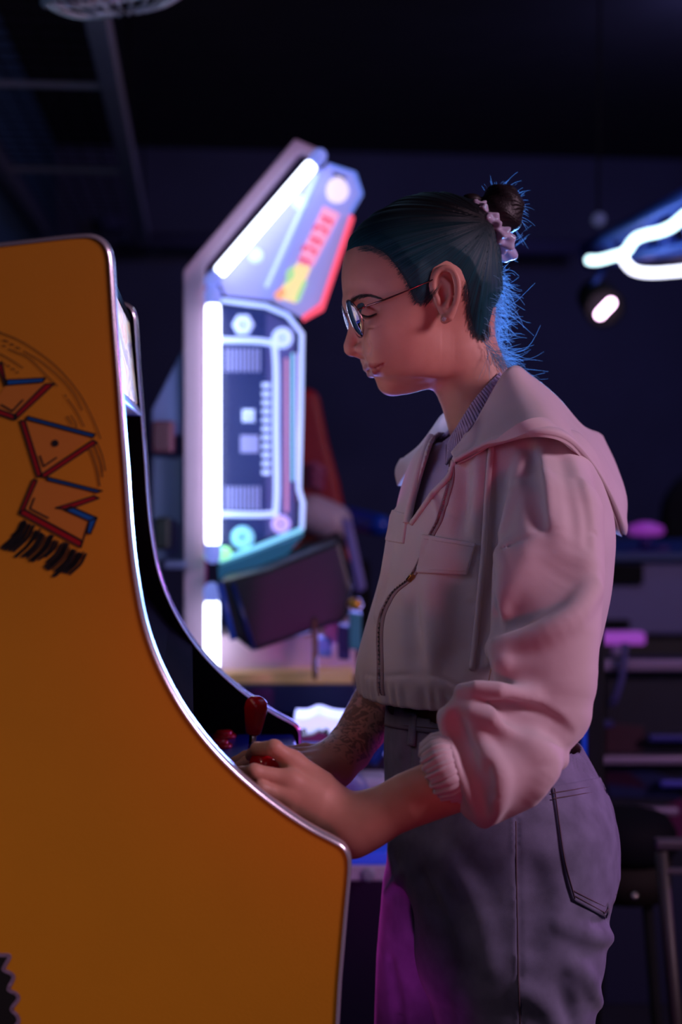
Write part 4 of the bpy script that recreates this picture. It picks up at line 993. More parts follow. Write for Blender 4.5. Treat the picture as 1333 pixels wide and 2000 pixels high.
M_skin = bpy.data.materials.new('skin'); M_skin.use_nodes = True
def skin_nodes():
    nt = M_skin.node_tree; b = nt.nodes['Principled BSDF']; L = nt.links.new
    at = nt.nodes.new('ShaderNodeAttribute'); at.attribute_name = 'lip'
    ik = nt.nodes.new('ShaderNodeAttribute'); ik.attribute_name = 'ink'
    tc = nt.nodes.new('ShaderNodeTexCoord')
    n = nt.nodes.new('ShaderNodeTexNoise'); n.inputs['Scale'].default_value = 45; n.inputs['Detail'].default_value = 5; L(tc.outputs['Object'], n.inputs['Vector'])
    m0 = nt.nodes.new('ShaderNodeMix'); m0.data_type = 'RGBA'; m0.inputs[6].default_value = (*srgb(186, 130, 112), 1); m0.inputs[7].default_value = (*srgb(206, 154, 134), 1); L(n.outputs['Fac'], m0.inputs[0])
    m1 = nt.nodes.new('ShaderNodeMix'); m1.data_type = 'RGBA'; m1.inputs[7].default_value = (*srgb(148, 44, 54), 1); L(at.outputs['Fac'], m1.inputs[0]); L(m0.outputs[2], m1.inputs[6])
    w = nt.nodes.new('ShaderNodeTexNoise'); w.inputs['Scale'].default_value = 75; w.inputs['Detail'].default_value = 2; w.inputs['Distortion'].default_value = 2.0; L(tc.outputs['Object'], w.inputs['Vector'])
    r = nt.nodes.new('ShaderNodeValToRGB'); r.color_ramp.elements[0].position = .50; r.color_ramp.elements[1].position = .53; L(w.outputs['Fac'], r.inputs['Fac'])
    mu = nt.nodes.new('ShaderNodeMath'); mu.operation = 'MULTIPLY'; L(r.outputs['Color'], mu.inputs[0]); L(ik.outputs['Fac'], mu.inputs[1])
    m2 = nt.nodes.new('ShaderNodeMix'); m2.data_type = 'RGBA'; m2.inputs[7].default_value = (.035, .03, .032, 1); L(mu.outputs[0], m2.inputs[0]); L(m1.outputs[2], m2.inputs[6])
    L(m2.outputs[2], b.inputs['Base Color']); b.inputs['Roughness'].default_value = .5; b.inputs['Specular IOR Level'].default_value = .35
    b.inputs['Subsurface Weight'].default_value = .12; b.inputs['Subsurface Radius'].default_value = (.6, .2, .1); b.inputs['Subsurface Scale'].default_value = .006
    pn = nt.nodes.new('ShaderNodeTexNoise'); pn.inputs['Scale'].default_value = 900; L(tc.outputs['Object'], pn.inputs['Vector'])
    bp = nt.nodes.new('ShaderNodeBump'); bp.inputs['Strength'].default_value = .12; bp.inputs['Distance'].default_value = .0006; L(pn.outputs['Fac'], bp.inputs['Height']); L(bp.outputs['Normal'], b.inputs['Normal'])
skin_nodes()

def zone(f, lo, hi, h, it=2):
    V, Q = mesh_sdf(f, lo, hi, h); return relax(V, Q, it), Q
Vs = []; Qs = []; n0 = 0
h0 = LW(640, 930, 0); h1 = LW(1010, 350, 0)
zones = [(body, (P(650, 1000, DH)[0], DH - .14, LW(0, 905, 0)[2]), (P(1010, 1000, DH)[0], DH + .14, LW(0, 372, 0)[2]), .00135)]
pl = P(425, 1420, 1.5); zones.append((body, (P(425, 1400, 1.75)[0], 1.28, .955), (P(925, 1500, 1.38)[0], 1.44, 1.15), .0014))
zones.append((body, (P(430, 1400, 1.75)[0], 1.44, .96), (P(770, 1380, 1.8)[0], 1.90, 1.12), .0018))
zones.append(((lambda p: body(p) + .0025), (-.30, 1.30, .78), (.36, 2.0, 1.46), .006))
for f, lo, hi, h in zones:
    V, Q = zone(f, lo, hi, h); Vs.append(V); Qs.append(Q + n0); n0 += len(V)
# join the zones into one connected skin (a few hidden faces at the seams), dropping crumbs
BV = np.vstack(Vs); BQ = np.vstack(Qs)
def components(n, Q):
    lab = np.arange(n)
    while True:
        m = lab[Q].min(1); new = lab.copy()
        for c in range(4): np.minimum.at(new, Q[:, c], m)
        new = new[new]
        if (new == lab).all(): return lab
        lab = new
lab = components(len(BV), BQ); ids, cnt = np.unique(lab[BQ[:, 0]], return_counts=True)
keep = ids[cnt > 400]; BQ = BQ[np.isin(lab[BQ[:, 0]], keep)]
keep = keep[np.argsort(-cnt[cnt > 400])]; main = np.unique(BQ[lab[BQ[:, 0]] == keep[0]]); br = []
for k in keep[1:]:
    Fk = BQ[lab[BQ[:, 0]] == k]; vk = np.unique(Fk); best = None
    for v in vk[::max(1, len(vk) // 400)]:
        d2 = ((BV[main] - BV[v]) ** 2).sum(1); a = int(np.argmin(d2))
        if best is None or d2[a] < best[0]: best = (d2[a], v, main[a])
    q = Fk[np.argwhere(Fk == best[1])[0, 0]]; r0 = BQ[np.argwhere(BQ == best[2])[0, 0]]
    br.append([q[0], q[1], r0[0], r0[1]]); main = np.concatenate([main, vk])
if br: BQ = np.vstack([BQ, np.array(br)])
us, BQ = np.unique(BQ, return_inverse=True); BV = BV[us]; BQ = BQ.reshape(-1, 4)
BODY = obj('body', BV, BQ, M_skin, WOMAN)
# lip and tattoo colour masks (pigment, carried by the vertices)
loc_ = (BV - HO) @ HB / SH; la, lb, lc = loc_[:, 0] + 830, loc_[:, 1] + 560, np.abs(loc_[:, 2])
ld = None
for X in (lambda q: np.asarray(q), mirror):
    for c, r in ((UPL, UPR), (LOL, LOR)):
        e = chaind(f32(BV), f32(X(c)), f32(r * SH)) / SH; ld = e if ld is None else np.minimum(ld, e)
at = BODY.data.attributes.new('lip', 'FLOAT', 'POINT'); at.data.foreach_set('value', np.clip(.5 - (ld - 1.0) / 3.0, 0, 1).astype(np.float32))
rf = chaind(f32(BV), f32(R_FORE[0]), f32(R_FORE[1]))
at = BODY.data.attributes.new('ink', 'FLOAT', 'POINT'); at.data.foreach_set('value', (np.clip((.012 - rf) / .006, 0, 1) * .6 * (BV[:, 2] > 1.01)).astype(np.float32))
print('body quads', [len(q) for q in Qs])
# ------------------------------------------------------------------ hair
def photo_poly_table(poly, c):
    return np.array([A(x, y, c) for x, y in poly])
HAIRP = [(640, 300), (1100, 300), (1100, 560), (972, 600), (956, 652), (940, 668), (926, 664), (917, 640), (911, 605), (904, 560), (896, 528), (870, 514), (846, 528), (841, 556), (842, 580), (832, 594), (818, 598), (806, 590), (797, 568), (786, 545), (770, 522), (746, 502), (716, 489), (692, 489), (660, 498)]
hl = np.array([A(x, y, 72 if x > 898 else 100 if x > 760 else 60 if x > 720 else 20) for x, y in HAIRP])
HT = blur(-poly_sd(gg, hl).reshape(len(ga), len(gb_)), 2)
BUNA = np.array(A(950, 440, 10))
def hair(p):
    q = (p - f32(HO)) @ f32(HB) / np.float32(SH); a = q[:, 0] + 830; b = q[:, 1] + 560; c = q[:, 2]
    m = table(HT, a, b)
    t = np.clip(m / 30, -.4, 1.0) * 9.0 - .8
    t = np.where(np.abs(c) < 60, np.minimum(t, np.clip((a - 672 + (470 - b) * .2) / 12, -.5, 1) * 8.5 - 1 + 4 * (b < 520)), t)
    # combed grooves running towards the bun
    da = a - BUNA[0]; db = b - BUNA[1]; r = np.sqrt(da * da + db * db + c * c * .35)
    ph = np.arctan2(db, -da + 1e-3) + c * .0012
    g = np.sin(ph * 46 + np.sin(ph * 13) * 2.1 + r * .004) * .9 + np.sin(ph * 91 + 1.3 + r * .01) * .5 + np.sin(ph * 17 + r * .008) * .9
    hb = add_chain(head_base(p), p, hc(NECK[0][:2]), np.array(NECK[1][:2]) * SH, 50 * SH)
    d = hb - (t + g * np.clip(m / 30, 0, 1) * np.clip(r / 60, 0, 1)) * np.float32(SH)
    d = add_chain(d, p, [hp(905, 470, 8), hp(942, 438, 0)], np.array([54, 38]) * SH, 40 * SH)
    return d
zl = LW(650, 680, -140); zh = LW(1010, 360, 140)
lo = np.minimum(zl, zh) - .01; hi = np.maximum(zl, zh) + .01
V, Q = zone(hair, (P(655, 500, DH)[0], DH - .11, LW(0, 675, 0)[2]), (P(1010, 500, DH)[0], DH + .11, LW(0, 366, 0)[2]), .0014, 1)
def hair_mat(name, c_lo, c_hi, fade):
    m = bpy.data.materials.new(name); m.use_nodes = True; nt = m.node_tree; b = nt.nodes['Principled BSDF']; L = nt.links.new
    at = nt.nodes.new('ShaderNodeAttribute'); at.attribute_name = 'crown_dark'
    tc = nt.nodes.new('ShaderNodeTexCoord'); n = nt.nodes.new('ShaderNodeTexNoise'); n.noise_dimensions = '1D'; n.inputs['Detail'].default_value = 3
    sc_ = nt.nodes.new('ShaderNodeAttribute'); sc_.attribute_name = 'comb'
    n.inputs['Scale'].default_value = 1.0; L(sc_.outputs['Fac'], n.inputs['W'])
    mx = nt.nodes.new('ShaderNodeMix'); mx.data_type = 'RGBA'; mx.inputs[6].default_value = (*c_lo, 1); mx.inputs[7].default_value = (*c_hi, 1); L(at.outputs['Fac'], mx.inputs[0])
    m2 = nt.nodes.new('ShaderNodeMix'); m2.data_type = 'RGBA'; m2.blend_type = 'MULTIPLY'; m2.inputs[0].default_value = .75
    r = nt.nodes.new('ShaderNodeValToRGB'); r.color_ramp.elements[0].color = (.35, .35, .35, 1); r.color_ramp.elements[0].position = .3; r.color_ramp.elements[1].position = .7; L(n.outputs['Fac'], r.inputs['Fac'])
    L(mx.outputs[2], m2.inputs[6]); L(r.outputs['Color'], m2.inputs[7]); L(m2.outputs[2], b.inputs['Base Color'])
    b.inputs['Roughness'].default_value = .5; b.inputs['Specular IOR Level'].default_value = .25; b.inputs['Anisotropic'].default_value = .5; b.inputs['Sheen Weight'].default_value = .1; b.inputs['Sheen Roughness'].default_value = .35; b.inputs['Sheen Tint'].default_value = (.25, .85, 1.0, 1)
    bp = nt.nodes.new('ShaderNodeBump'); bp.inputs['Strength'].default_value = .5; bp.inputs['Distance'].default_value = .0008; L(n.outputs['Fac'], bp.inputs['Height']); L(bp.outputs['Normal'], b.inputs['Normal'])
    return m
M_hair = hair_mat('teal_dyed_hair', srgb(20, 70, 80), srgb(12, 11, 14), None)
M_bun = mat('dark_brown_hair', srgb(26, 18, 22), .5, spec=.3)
HAIR = obj('hair', V, Q, M_hair, WOMAN, label='teal dyed hair, darker towards the crown, combed back')
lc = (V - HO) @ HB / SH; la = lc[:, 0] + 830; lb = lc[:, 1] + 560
at = HAIR.data.attributes.new('crown_dark', 'FLOAT', 'POINT'); at.data.foreach_set('value', np.clip((492 + (la - 700) * .10 - lb) / 80, 0, 1).astype(np.float32))  # hair colour darkens towards the crown
ph = np.arctan2(lb - BUNA[1], -(la - BUNA[0])) + lc[:, 2] * .0012
at = HAIR.data.attributes.new('comb', 'FLOAT', 'POINT'); at.data.foreach_set('value', (ph * 70).astype(np.float32))
# bun of coiled strands
BC = hp(980, 411, 0)
def bun(p):
    q = (p - f32(BC)) @ f32(HB) / np.float32(SH)
    x, y, z = q[:, 0], q[:, 1], q[:, 2]
    # axis of the bun points up and back
    u = x * .78 - y * .62; ang = np.arctan2(z, x * .62 + y * .78)
    g = np.sin(ang * 2 + u * .16) * 2.0 + np.sin(ang * 26 + u * .9 + np.sin(u * .2) * 3) * .8 + np.sin(ang * 60 - u * .8) * .4
    d = elld(p, BC, HB, np.array([44, 52, 46]) * SH) - g * np.float32(SH)
    d = add_ell(d, p, hp(921, 390, 6), HB, np.array([20, 12, 20]) * SH, 6 * SH)
    d = add_chain(d, p, [hp(945, 440, 10), hp(965, 425, 4)], np.array([36, 40]) * SH, 10 * SH)
    return d
V, Q = zone(bun, BC - .045, BC + .045, .0012, 1)
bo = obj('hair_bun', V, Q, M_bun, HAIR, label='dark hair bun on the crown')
# brows, lashes, loose strands (fine hairs)
M_fine = mat('fine_dark_hair', srgb(28, 18, 16), .5)
def hairs(name, curves, r0, m, parent, **kw):
    """thin tapering hairs as three sided tubes"""
    Vh = []; Fh = []; n = 0
    for c in curves:
        c = np.asarray(c); k = len(c); T = np.gradient(c, axis=0); T /= np.linalg.norm(T, axis=1)[:, None] + 1e-12
        a = np.cross(T, [0.3, .9, .2]); a /= np.linalg.norm(a, axis=1)[:, None] + 1e-12; b = np.cross(T, a)
        rr = r0 * np.linspace(1, .35, k)[:, None]
        for t in (0, 2.094, 4.189): Vh.append(c + rr * (math.cos(t) * a + math.sin(t) * b))
        i = np.arange(k - 1)
        for s in range(3):
            t = (s + 1) % 3; Fh.append(np.stack([n + s * k + i, n + s * k + i + 1, n + t * k + i + 1, n + t * k + i], 1))
        n += 3 * k
    return obj(name, np.vstack(Vh), np.vstack(Fh), m, parent, **kw)
for far in (False, True):
    X = mirror if far else (lambda q: np.asarray(q))
    cs = []
    bx = spl([(684, 596), (692, 587), (705, 580.5), (722, 578), (744, 582)], 12)
    tv = np.gradient(bx, axis=0); tv /= np.linalg.norm(tv, axis=1)[:, None]
    for k in range(230):
        u = RNG.uniform(0, 1); i = int(u * (len(bx) - 1)); w = 5.6 * (1 - u * .7)
        st = bx[i] + RNG.normal(0, 1, 2) * [1, w * .55]
        dirv = tv[i] * 1.0 + np.array([.1, -.75 * (1 - u) + .15 * (st[1] > bx[i][1]) * -1 + .35 * u])
        cs.append([st, st + dirv * 4, st + dirv * 7.5 + np.array([1.2, .8])])
    flatp = np.array(cs).reshape(-1, 2); w3 = X(on(face0, flatp, 1.45, 1.75, .0006)).reshape(-1, 3, 3)
    hairs('eyebrow', w3, .00028, M_fine, WOMAN)
    lash = spl([(706, 613.5), (714, 617.5), (724, 617.5), (736, 612)], 14)
    lw = X(on(body, lash, 1.45, 1.75, .0004))
    MB().tube(lw, np.interp(np.linspace(0, 1, len(lw)), [0, .2, .8, 1], [.0003, .0009, .0010, .0003]), 6).obj('lash_line', M_fine, WOMAN)
    cs = []; lb0 = on(body, lash, 1.45, 1.75, .0006)
    for k in range(46):
        u = k / 45; i = int(u * (len(lash) - 1)); b0 = lb0[i]
        L = (7 + 6 * math.sin(u * 2.6)) * SH
        fw = HF * (.9 - .9 * u) + HLt * (.35 + .6 * u) - Z1 * .75
        fw = fw / np.linalg.norm(fw); up = Z1 * .3
        cs.append(X(np.array([b0, b0 + fw * L * .5, b0 + fw * L * .85 + up * L * .25])))
    hairs('eyelashes', cs, .00022, M_fine, WOMAN)
# short fine hairs along the hairline, lying on the skin
cs = []
hlp = spl(np.array(HAIRP[2:-1] if False else [(700, 489), (716, 488), (746, 501), (770, 521), (786, 544), (797, 567), (806, 588), (818, 596), (832, 592), (841, 578)]), 14)
hln = spl(np.array([(904, 566), (911, 605), (918, 642), (928, 662), (942, 666), (954, 655)]), 14)
for H_, n_, off in ((hlp, 520, (-5, 7)), (hln, 420, (-7, 9))):
    k = RNG.integers(0, len(H_), n_); st = H_[k] + RNG.normal(0, 1, (n_, 2)) * 2.2 + np.stack([RNG.uniform(-3, 6, n_), RNG.uniform(-6, 3, n_)], 1)
    to = np.array([950, 440]) - st; to /= np.linalg.norm(to, axis=1)[:, None]; L = RNG.uniform(12, 34, n_)[:, None]
    tri = np.stack([st, st + to * L * .5 + RNG.normal(0, .8, (n_, 2)), st + to * L], 1)
    w3 = on(body, tri.reshape(-1, 2), 1.45, 1.8, .0007).reshape(-1, 3, 3)
    ok = np.abs(np.diff(w3[:, :, 1], axis=1)).max(1) < .02
    cs += list(w3[ok])
hairs('hairline_strands', cs, .00016, mat('teal_strand', srgb(30, 66, 74), .45), HAIR, kind='stuff')
# loose wisps at the nape and round the bun
M_wisp = bpy.data.materials.new('translucent_hair'); M_wisp.use_nodes = True
nt = M_wisp.node_tree; b_ = nt.nodes['Principled BSDF']; b_.inputs['Base Color'].default_value = (*srgb(120, 180, 205), 1); b_.inputs['Roughness'].default_value = .3
tr = nt.nodes.new('ShaderNodeBsdfTranslucent'); tr.inputs['Color'].default_value = (*srgb(190, 215, 235), 1)
ms = nt.nodes.new('ShaderNodeMixShader'); ms.inputs[0].default_value = .55
nt.links.new(b_.outputs[0], ms.inputs[1]); nt.links.new(tr.outputs[0], ms.inputs[2]); nt.links.new(ms.outputs[0], nt.nodes['Material Output'].inputs['Surface'])
rim = spl([(968, 500), (980, 540), (975, 576), (961, 618), (954, 650), (962, 676), (974, 695), (988, 714)], 20)
cs = []
for k in range(1000):
    u = RNG.beta(1.6, 1.1); i = int(u * (len(rim) - 1)); c = RNG.normal(0, 34) + 4
    x, y = rim[i]; x -= abs(c) * .12 + RNG.uniform(0, 6)
    st = hp(x, y, c)
    L = (RNG.gamma(3.0, 9) + 8) * (.55 + .9 * u) * SH
    L = min(L, 92 * SH)
    an = RNG.normal(.12 + .75 * u, .33); dirv = math.cos(an) * -HF - math.sin(an) * Z1 + HLt * RNG.normal(0, .3); dirv /= np.linalg.norm(dirv)
    cv = RNG.normal(.25, .9); wob = RNG.uniform(0, 6.3); amp = RNG.uniform(.03, .15); fr2 = RNG.uniform(3, 9); pts = []
    side = np.cross(dirv, HLt)
    for t in np.linspace(0, 1, 11):
        pts.append(st + L * (dirv * t + side * (cv * t * t * .5 + amp * math.sin(fr2 * t + wob) * t) + HLt * amp * math.cos(fr2 * t) * t - Z1 * .12 * t * t))
    cs.append(pts)
hairs('nape_wisps', cs, .00030, M_wisp, HAIR, kind='stuff', label='loose back-lit wisps of hair at the nape')
cs = []
for k in range(60):
    t = RNG.uniform(-2.4, 1.2); x = 980 + 43 * math.cos(t); y = 411 + 50 * math.sin(t); st = hp(x, y, RNG.normal(0, 12)); L = RNG.gamma(2, 7) * SH
    dv = math.cos(t + RNG.normal(.5, .4)) * -HF - math.sin(t + RNG.normal(.2, .5)) * Z1
    cs.append([st + L * (dv * s + Z1 * -.2 * s * s) for s in np.linspace(0, 1, 7)])
for k in range(18):
    st = hp(RNG.uniform(900, 1000), RNG.uniform(470, 500), 8); dv = -HF * .9 + Z1 * .35
    cs.append([st + 45 * SH * RNG.uniform(.5, 1.3) * (dv * s + Z1 * .3 * s * s) for s in np.linspace(0, 1, 7)])
hairs('bun_wisps', cs, .00018, M_wisp, HAIR, kind='stuff')

# ------------------------------------------------------------------ scrunchie, earring, eyeglasses: things she wears
M_scr = bpy.data.materials.new('iridescent_organza'); M_scr.use_nodes = True
nt = M_scr.node_tree; b_ = nt.nodes['Principled BSDF']; b_.inputs['Base Color'].default_value = (*srgb(196, 186, 214), 1); b_.inputs['Roughness'].default_value = .3
b_.inputs['Sheen Weight'].default_value = .6; b_.inputs['Alpha'].default_value = .8; b_.inputs['Coat Weight'].default_value = .4
b_.inputs['Thin Film Thickness'].default_value = 420
SN = -HF * .80 + Z1 * .60; SN /= np.linalg.norm(SN); SCC = hp(953, 441, 0)
s1 = np.cross(SN, HLt); s1 /= np.linalg.norm(s1); s2 = np.cross(SN, s1)
V = []; nu, nv = 260, 44
for i in range(nu):
    t = 2 * math.pi * i / nu
    R1 = 47 + 3 * math.sin(5 * t) + 2.5 * math.sin(11 * t + 1)
    low = .5 + .5 * math.cos(t - math.atan2((hp(985, 490, 10) - SCC) @ s2, (hp(985, 490, 10) - SCC) @ s1))
    r_ = 14 + 11 * low ** 3 + 3.5 * math.sin(7 * t + .5) + 2.5 * math.sin(17 * t)
    c_ = SCC + (math.cos(t) * s1 + math.sin(t) * s2) * R1 * SH
    for j in range(nv):
        v = 2 * math.pi * j / nv; rr = r_ * (1 + .16 * math.sin(3 * v + 9 * t) + .10 * math.sin(5 * v - 13 * t) + .03 * math.sin(23 * t + v))
        V.append(c_ + SH * rr * (math.cos(v) * (math.cos(t) * s1 + math.sin(t) * s2) + math.sin(v) * SN * .85))
Fq = [(i * nv + j, ((i + 1) % nu) * nv + j, ((i + 1) % nu) * nv + (j + 1) % nv, i * nv + (j + 1) % nv) for i in range(nu) for j in range(nv)]
scr = obj('scrunchie', V, Fq, M_scr)
tag(scr, 'shimmering pale lilac scrunchie around the dark hair bun', 'hair tie')

M_gold = mat('rose_gold_metal', srgb(196, 150, 140), .2, 1.0)
M_gem = mat('crystal', (.95, .95, 1), .05, 0, transmission_weight=.8, ior=1.8)
ep = on(body, [(868.5, 624)], 1.45, 1.7)[0]
ear = thing('earring', 'small sparkling stud earring in her left ear lobe', 'earring', ep)
g = MB(); nrm = np.array([-.25, -1, .1]); nrm /= np.linalg.norm(nrm); t1 = np.cross(nrm, Z1); t2 = np.cross(nrm, t1)
def ringp(r, h, n=8, o=0): return [ep + nrm * h + r * (math.cos(a + o) * t1 + math.sin(a + o) * t2) for a in np.arange(n) * 2 * math.pi / n]
Vg = np.vstack([ringp(.0012, .0002), ringp(.0026, .0016), ringp(.0026, .0020), ringp(.0014, .0030)])
Fg = [tuple(range(8))[::-1], tuple(range(24, 32))] + [(k * 8 + i, k * 8 + (i + 1) % 8, (k + 1) * 8 + (i + 1) % 8, (k + 1) * 8 + i) for k in range(3) for i in range(8)]
obj('gem', Vg, Fg, M_gem, ear, smooth=False)
for a in range(4):
    t = a * math.pi / 2 + .4; v = math.cos(t) * t1 + math.sin(t) * t2
    MB().tube([ep + v * .0012, ep + v * .0029 + nrm * .0012, ep + v * .0027 + nrm * .0026], .0004, 6).obj('prong', M_gold, ear)
MB().tube([ep - nrm * .006, ep + nrm * .0004], .0005, 6).obj('post', M_gold, ear)

gl = thing('eyeglasses', 'round thin rose gold wire eyeglasses on her nose', 'glasses', hp(680, 625, 0))
M_wire = mat('rose_gold_wire', srgb(170, 120, 118), .22, 1.0)
M_lens = mat('lens_glass', (.93, .95, 1.0), .02, 0, spec=.5, transmission_weight=1.0, ior=1.22)
# lens centres in the head frame: (a, b, c); the lens plane leans with the bowed head
pit = math.radians(20)     # top of the lens is further forward than its bottom
(ga_, gb2), gc_ = A(692.5, 623, 57), 57
lu = Z1 * math.cos(pit) + HF * math.sin(pit)          # "up" in the lens plane
def lens_frame(sgn):
    wrap = math.radians(9) * sgn
    side = HLt * math.cos(wrap) - HF * math.sin(wrap)
    n_ = np.cross(side, lu); n_ *= np.sign(n_ @ HF); 
    return side, n_
LC = []
for sgn in (1, -1):
    C0 = LW(ga_ , gb2, gc_ * sgn); side, n_ = lens_frame(sgn)
    LC.append((C0, side, n_))
    RX, RY = 39 * SH, 37.5 * SH
    ring = [C0 + RX * math.cos(t) * side + RY * math.sin(t) * lu - n_ * (.002 * math.cos(t) ** 2) for t in np.linspace(0, 2 * math.pi, 48, endpoint=False)]
    MB().tube(ring, .00075, 8, closed=True).obj('lens_rim', M_wire, gl)
    mb = MB(); Vl = []; 
    for f_, off in ((1, .0005), (1, -.0005)):
        for rr in np.linspace(.02, .985, 7):
            for t in np.linspace(0, 2 * math.pi, 40, endpoint=False):
                Vl.append(C0 + RX * rr * math.cos(t) * side + RY * rr * math.sin(t) * lu + n_ * (off + .0028 * (1 - rr * rr) - .002 * (rr * math.cos(t)) ** 2 ))
    Fl = []
    for L_ in (0, 1):
        o0 = L_ * 280
        for k in range(6):
            for i in range(40):
                q = (o0 + k * 40 + i, o0 + k * 40 + (i + 1) % 40, o0 + (k + 1) * 40 + (i + 1) % 40, o0 + (k + 1) * 40 + i)
                Fl.append(q if (L_ == 0) == (sgn == 1) else q[::-1])
        cp = tuple(o0 + i for i in range(40)); Fl.append(cp[::-1] if (L_ == 0) == (sgn == 1) else cp)
    for i in range(40):
        q = (240 + i, 240 + (i + 1) % 40, 520 + (i + 1) % 40, 520 + i); Fl.append(q if sgn == 1 else q[::-1])
    obj('lens', Vl, Fl, M_lens, gl)
    # hinge, temple arm, nose pad
    hx = C0 + side * sgn * RX * .93 + lu * RY * .36
    X = (lambda q: np.asarray(q)) if sgn == 1 else mirror
    arm = [hx] + [X([p])[0] for p in (hp(716, 598, 92), hp(745, 588, 108), hp(795, 568, 122), hp(838, 550, 126), hp(862, 540, 120), hp(890, 552, 116), hp(899, 580, 110))]
    MB().tube(spl(arm, 6), np.interp(np.linspace(0, 1, 43), [0, .25, .45, 1], [.0008, .0013, .0008, .0009]), 8).obj('temple_arm', M_wire, gl)
    fl = X([hp(716, 597, 93.5)])[0]
    mb = MB(); 
    for a in range(4):
        t = a * math.pi / 2; mb.rod(fl + .0011 * (math.cos(t) * HF + math.sin(t) * Z1), fl + .0016 * (math.cos(t) * HF + math.sin(t) * Z1), .0008, 8, 3)
    mb.obj('hinge_flower', M_gold, gl)
    pd = C0 - side * sgn * RX * .86 - lu * RY * .15 - n_ * .006
    MB().rod(pd + lu * .004, pd - lu * .004, .0018, 10, 3).obj('nose_pad', M_lens, gl)
    MB().tube(spl([C0 - side * sgn * RX * .97 + lu * RY * .02, C0 - side * sgn * RX * .85 - n_ * .004 + lu * .003, pd], 5), .0005, 6).obj('pad_arm', M_wire, gl)
p1 = LC[0][0] - LC[0][1] * 39 * SH * .93 + lu * 37.5 * SH * .36; p2 = LC[1][0] + LC[1][1] * 39 * SH * .93 + lu * 37.5 * SH * .36
MB().tube(spl([p1, (p1 + p2) / 2 + lu * .003 + HF * .002, p2], 8), .0008, 8).obj('bridge', M_wire, gl)
# ------------------------------------------------------------------ clothes
class PT:
    """signed distance (pixels, negative inside) to a polygon drawn on the photo, as a lookup table"""
    def __init__(s, poly, pad=60, step=2.0):
        p = np.asarray(poly, float); s.lo = p.min(0) - pad; s.st = step
        n = np.ceil((p.max(0) + pad - s.lo) / step).astype(int) + 1
        g_ = np.stack(np.meshgrid(*[s.lo[i] + np.arange(n[i]) * step for i in (0, 1)], indexing='ij'), -1).reshape(-1, 2)
        s.T = poly_sd(g_, p).reshape(n)
    def __call__(s, x, y):
        u = (x - s.lo[0]) / s.st; v = (y - s.lo[1]) / s.st
        uc = np.clip(u, 0, s.T.shape[0] - 1.001); vc = np.clip(v, 0, s.T.shape[1] - 1.001)
        i = uc.astype(int); j = vc.astype(int); a = uc - i; b = vc - j
        return (s.T[i, j] * (1 - a) + s.T[i + 1, j] * a) * (1 - b) + (s.T[i, j + 1] * (1 - a) + s.T[i + 1, j + 1] * a) * b + s.st * np.hypot(u - uc, v - vc)

def loft(p, k, xf, xb, w, ex=2.3, yc=DH, tw=0.0):
    py = 880 + (CAMZ - p[:, 2]) / SH
    f_ = np.interp(py, k, xf); b_ = np.interp(py, k, xb); ww = np.interp(py, k, w) * SH
    cx = ((f_ + b_) / 2 - 666.5) * SH; rx = (b_ - f_) / 2 * SH
    X = p[:, 0] - cx; Y = p[:, 1] - yc
    q = (np.abs(X / rx) ** ex + np.abs(Y / ww) ** ex) ** (1 / ex)
    return ((q - 1) * np.minimum(rx, ww)).astype(np.float32)
def dense(tab, n=60):
    t = np.asarray(tab, float); return spl(t, n // max(1, len(t) - 1) + 2).T

def stroke3(f, pts, r, h, D0, D1, sub=False):
    """a fold drawn on the photo, laid on the surface f: capsule chain that stands h pixels proud of it (or is cut h pixels into it)"""
    p2, D = hit_safe(f, spl(np.asarray(pts, float), 4), D0, D1)
    rr = spl(np.asarray([[x] for x in (r if np.ndim(r) else [r] * len(pts))], float), 4)[:, 0]
    sgn = -1 if sub else 1
    tt = np.linspace(0, 1, len(p2)); he = h * (1 if max(rr) < 4.5 else np.clip(np.sin(np.pi * tt) * 1.5, .0, 1)) + 0 * tt
    C_ = np.stack([P(x, y, d + sgn * (q - e) * d / F) for (x, y), d, q, e in zip(p2, D, rr, he)])
    return C_, rr * D.mean() / F

def quad_plate(f, name, corners, n, lift, thick, m, parent, D0=1.3, D1=1.9, bow=0.0, **kw):
    """a flat piece of cloth lying on surface f, given by its four corners on the photo"""
    a, b, c, d = [np.asarray(q, float) for q in corners]; nu, nv = n
    u = np.linspace(0, 1, nu)[:, None, None]; v = np.linspace(0, 1, nv)[None, :, None]
    g_ = (a * (1 - u) + b * u) * (1 - v) + (d * (1 - u) + c * u) * v
    w = on(f, g_.reshape(-1, 2), D0, D1, lift).reshape(nu, nv, 3)
    return sheet(w, thick, name, m, parent, **kw)
def strip(f, name, top, bot, n, lift, thick, m, parent, rows=5, D0=1.3, D1=1.9, bulge=0.0, **kw):
    t = spl(np.asarray(top, float), n); b = spl(np.asarray(bot, float), n); k = min(len(t), len(b))
    v = np.linspace(0, 1, rows)[:, None, None]; g_ = t[None, :k] * (1 - v) + b[None, :k] * v
    w = on(f, g_.reshape(-1, 2), D0, D1, lift).reshape(rows, k, 3)
    if bulge: w = w - FW * (bulge * np.sin(np.linspace(0, math.pi, rows)))[:, None, None]
    return sheet(w, thick, name, m, parent, **kw)

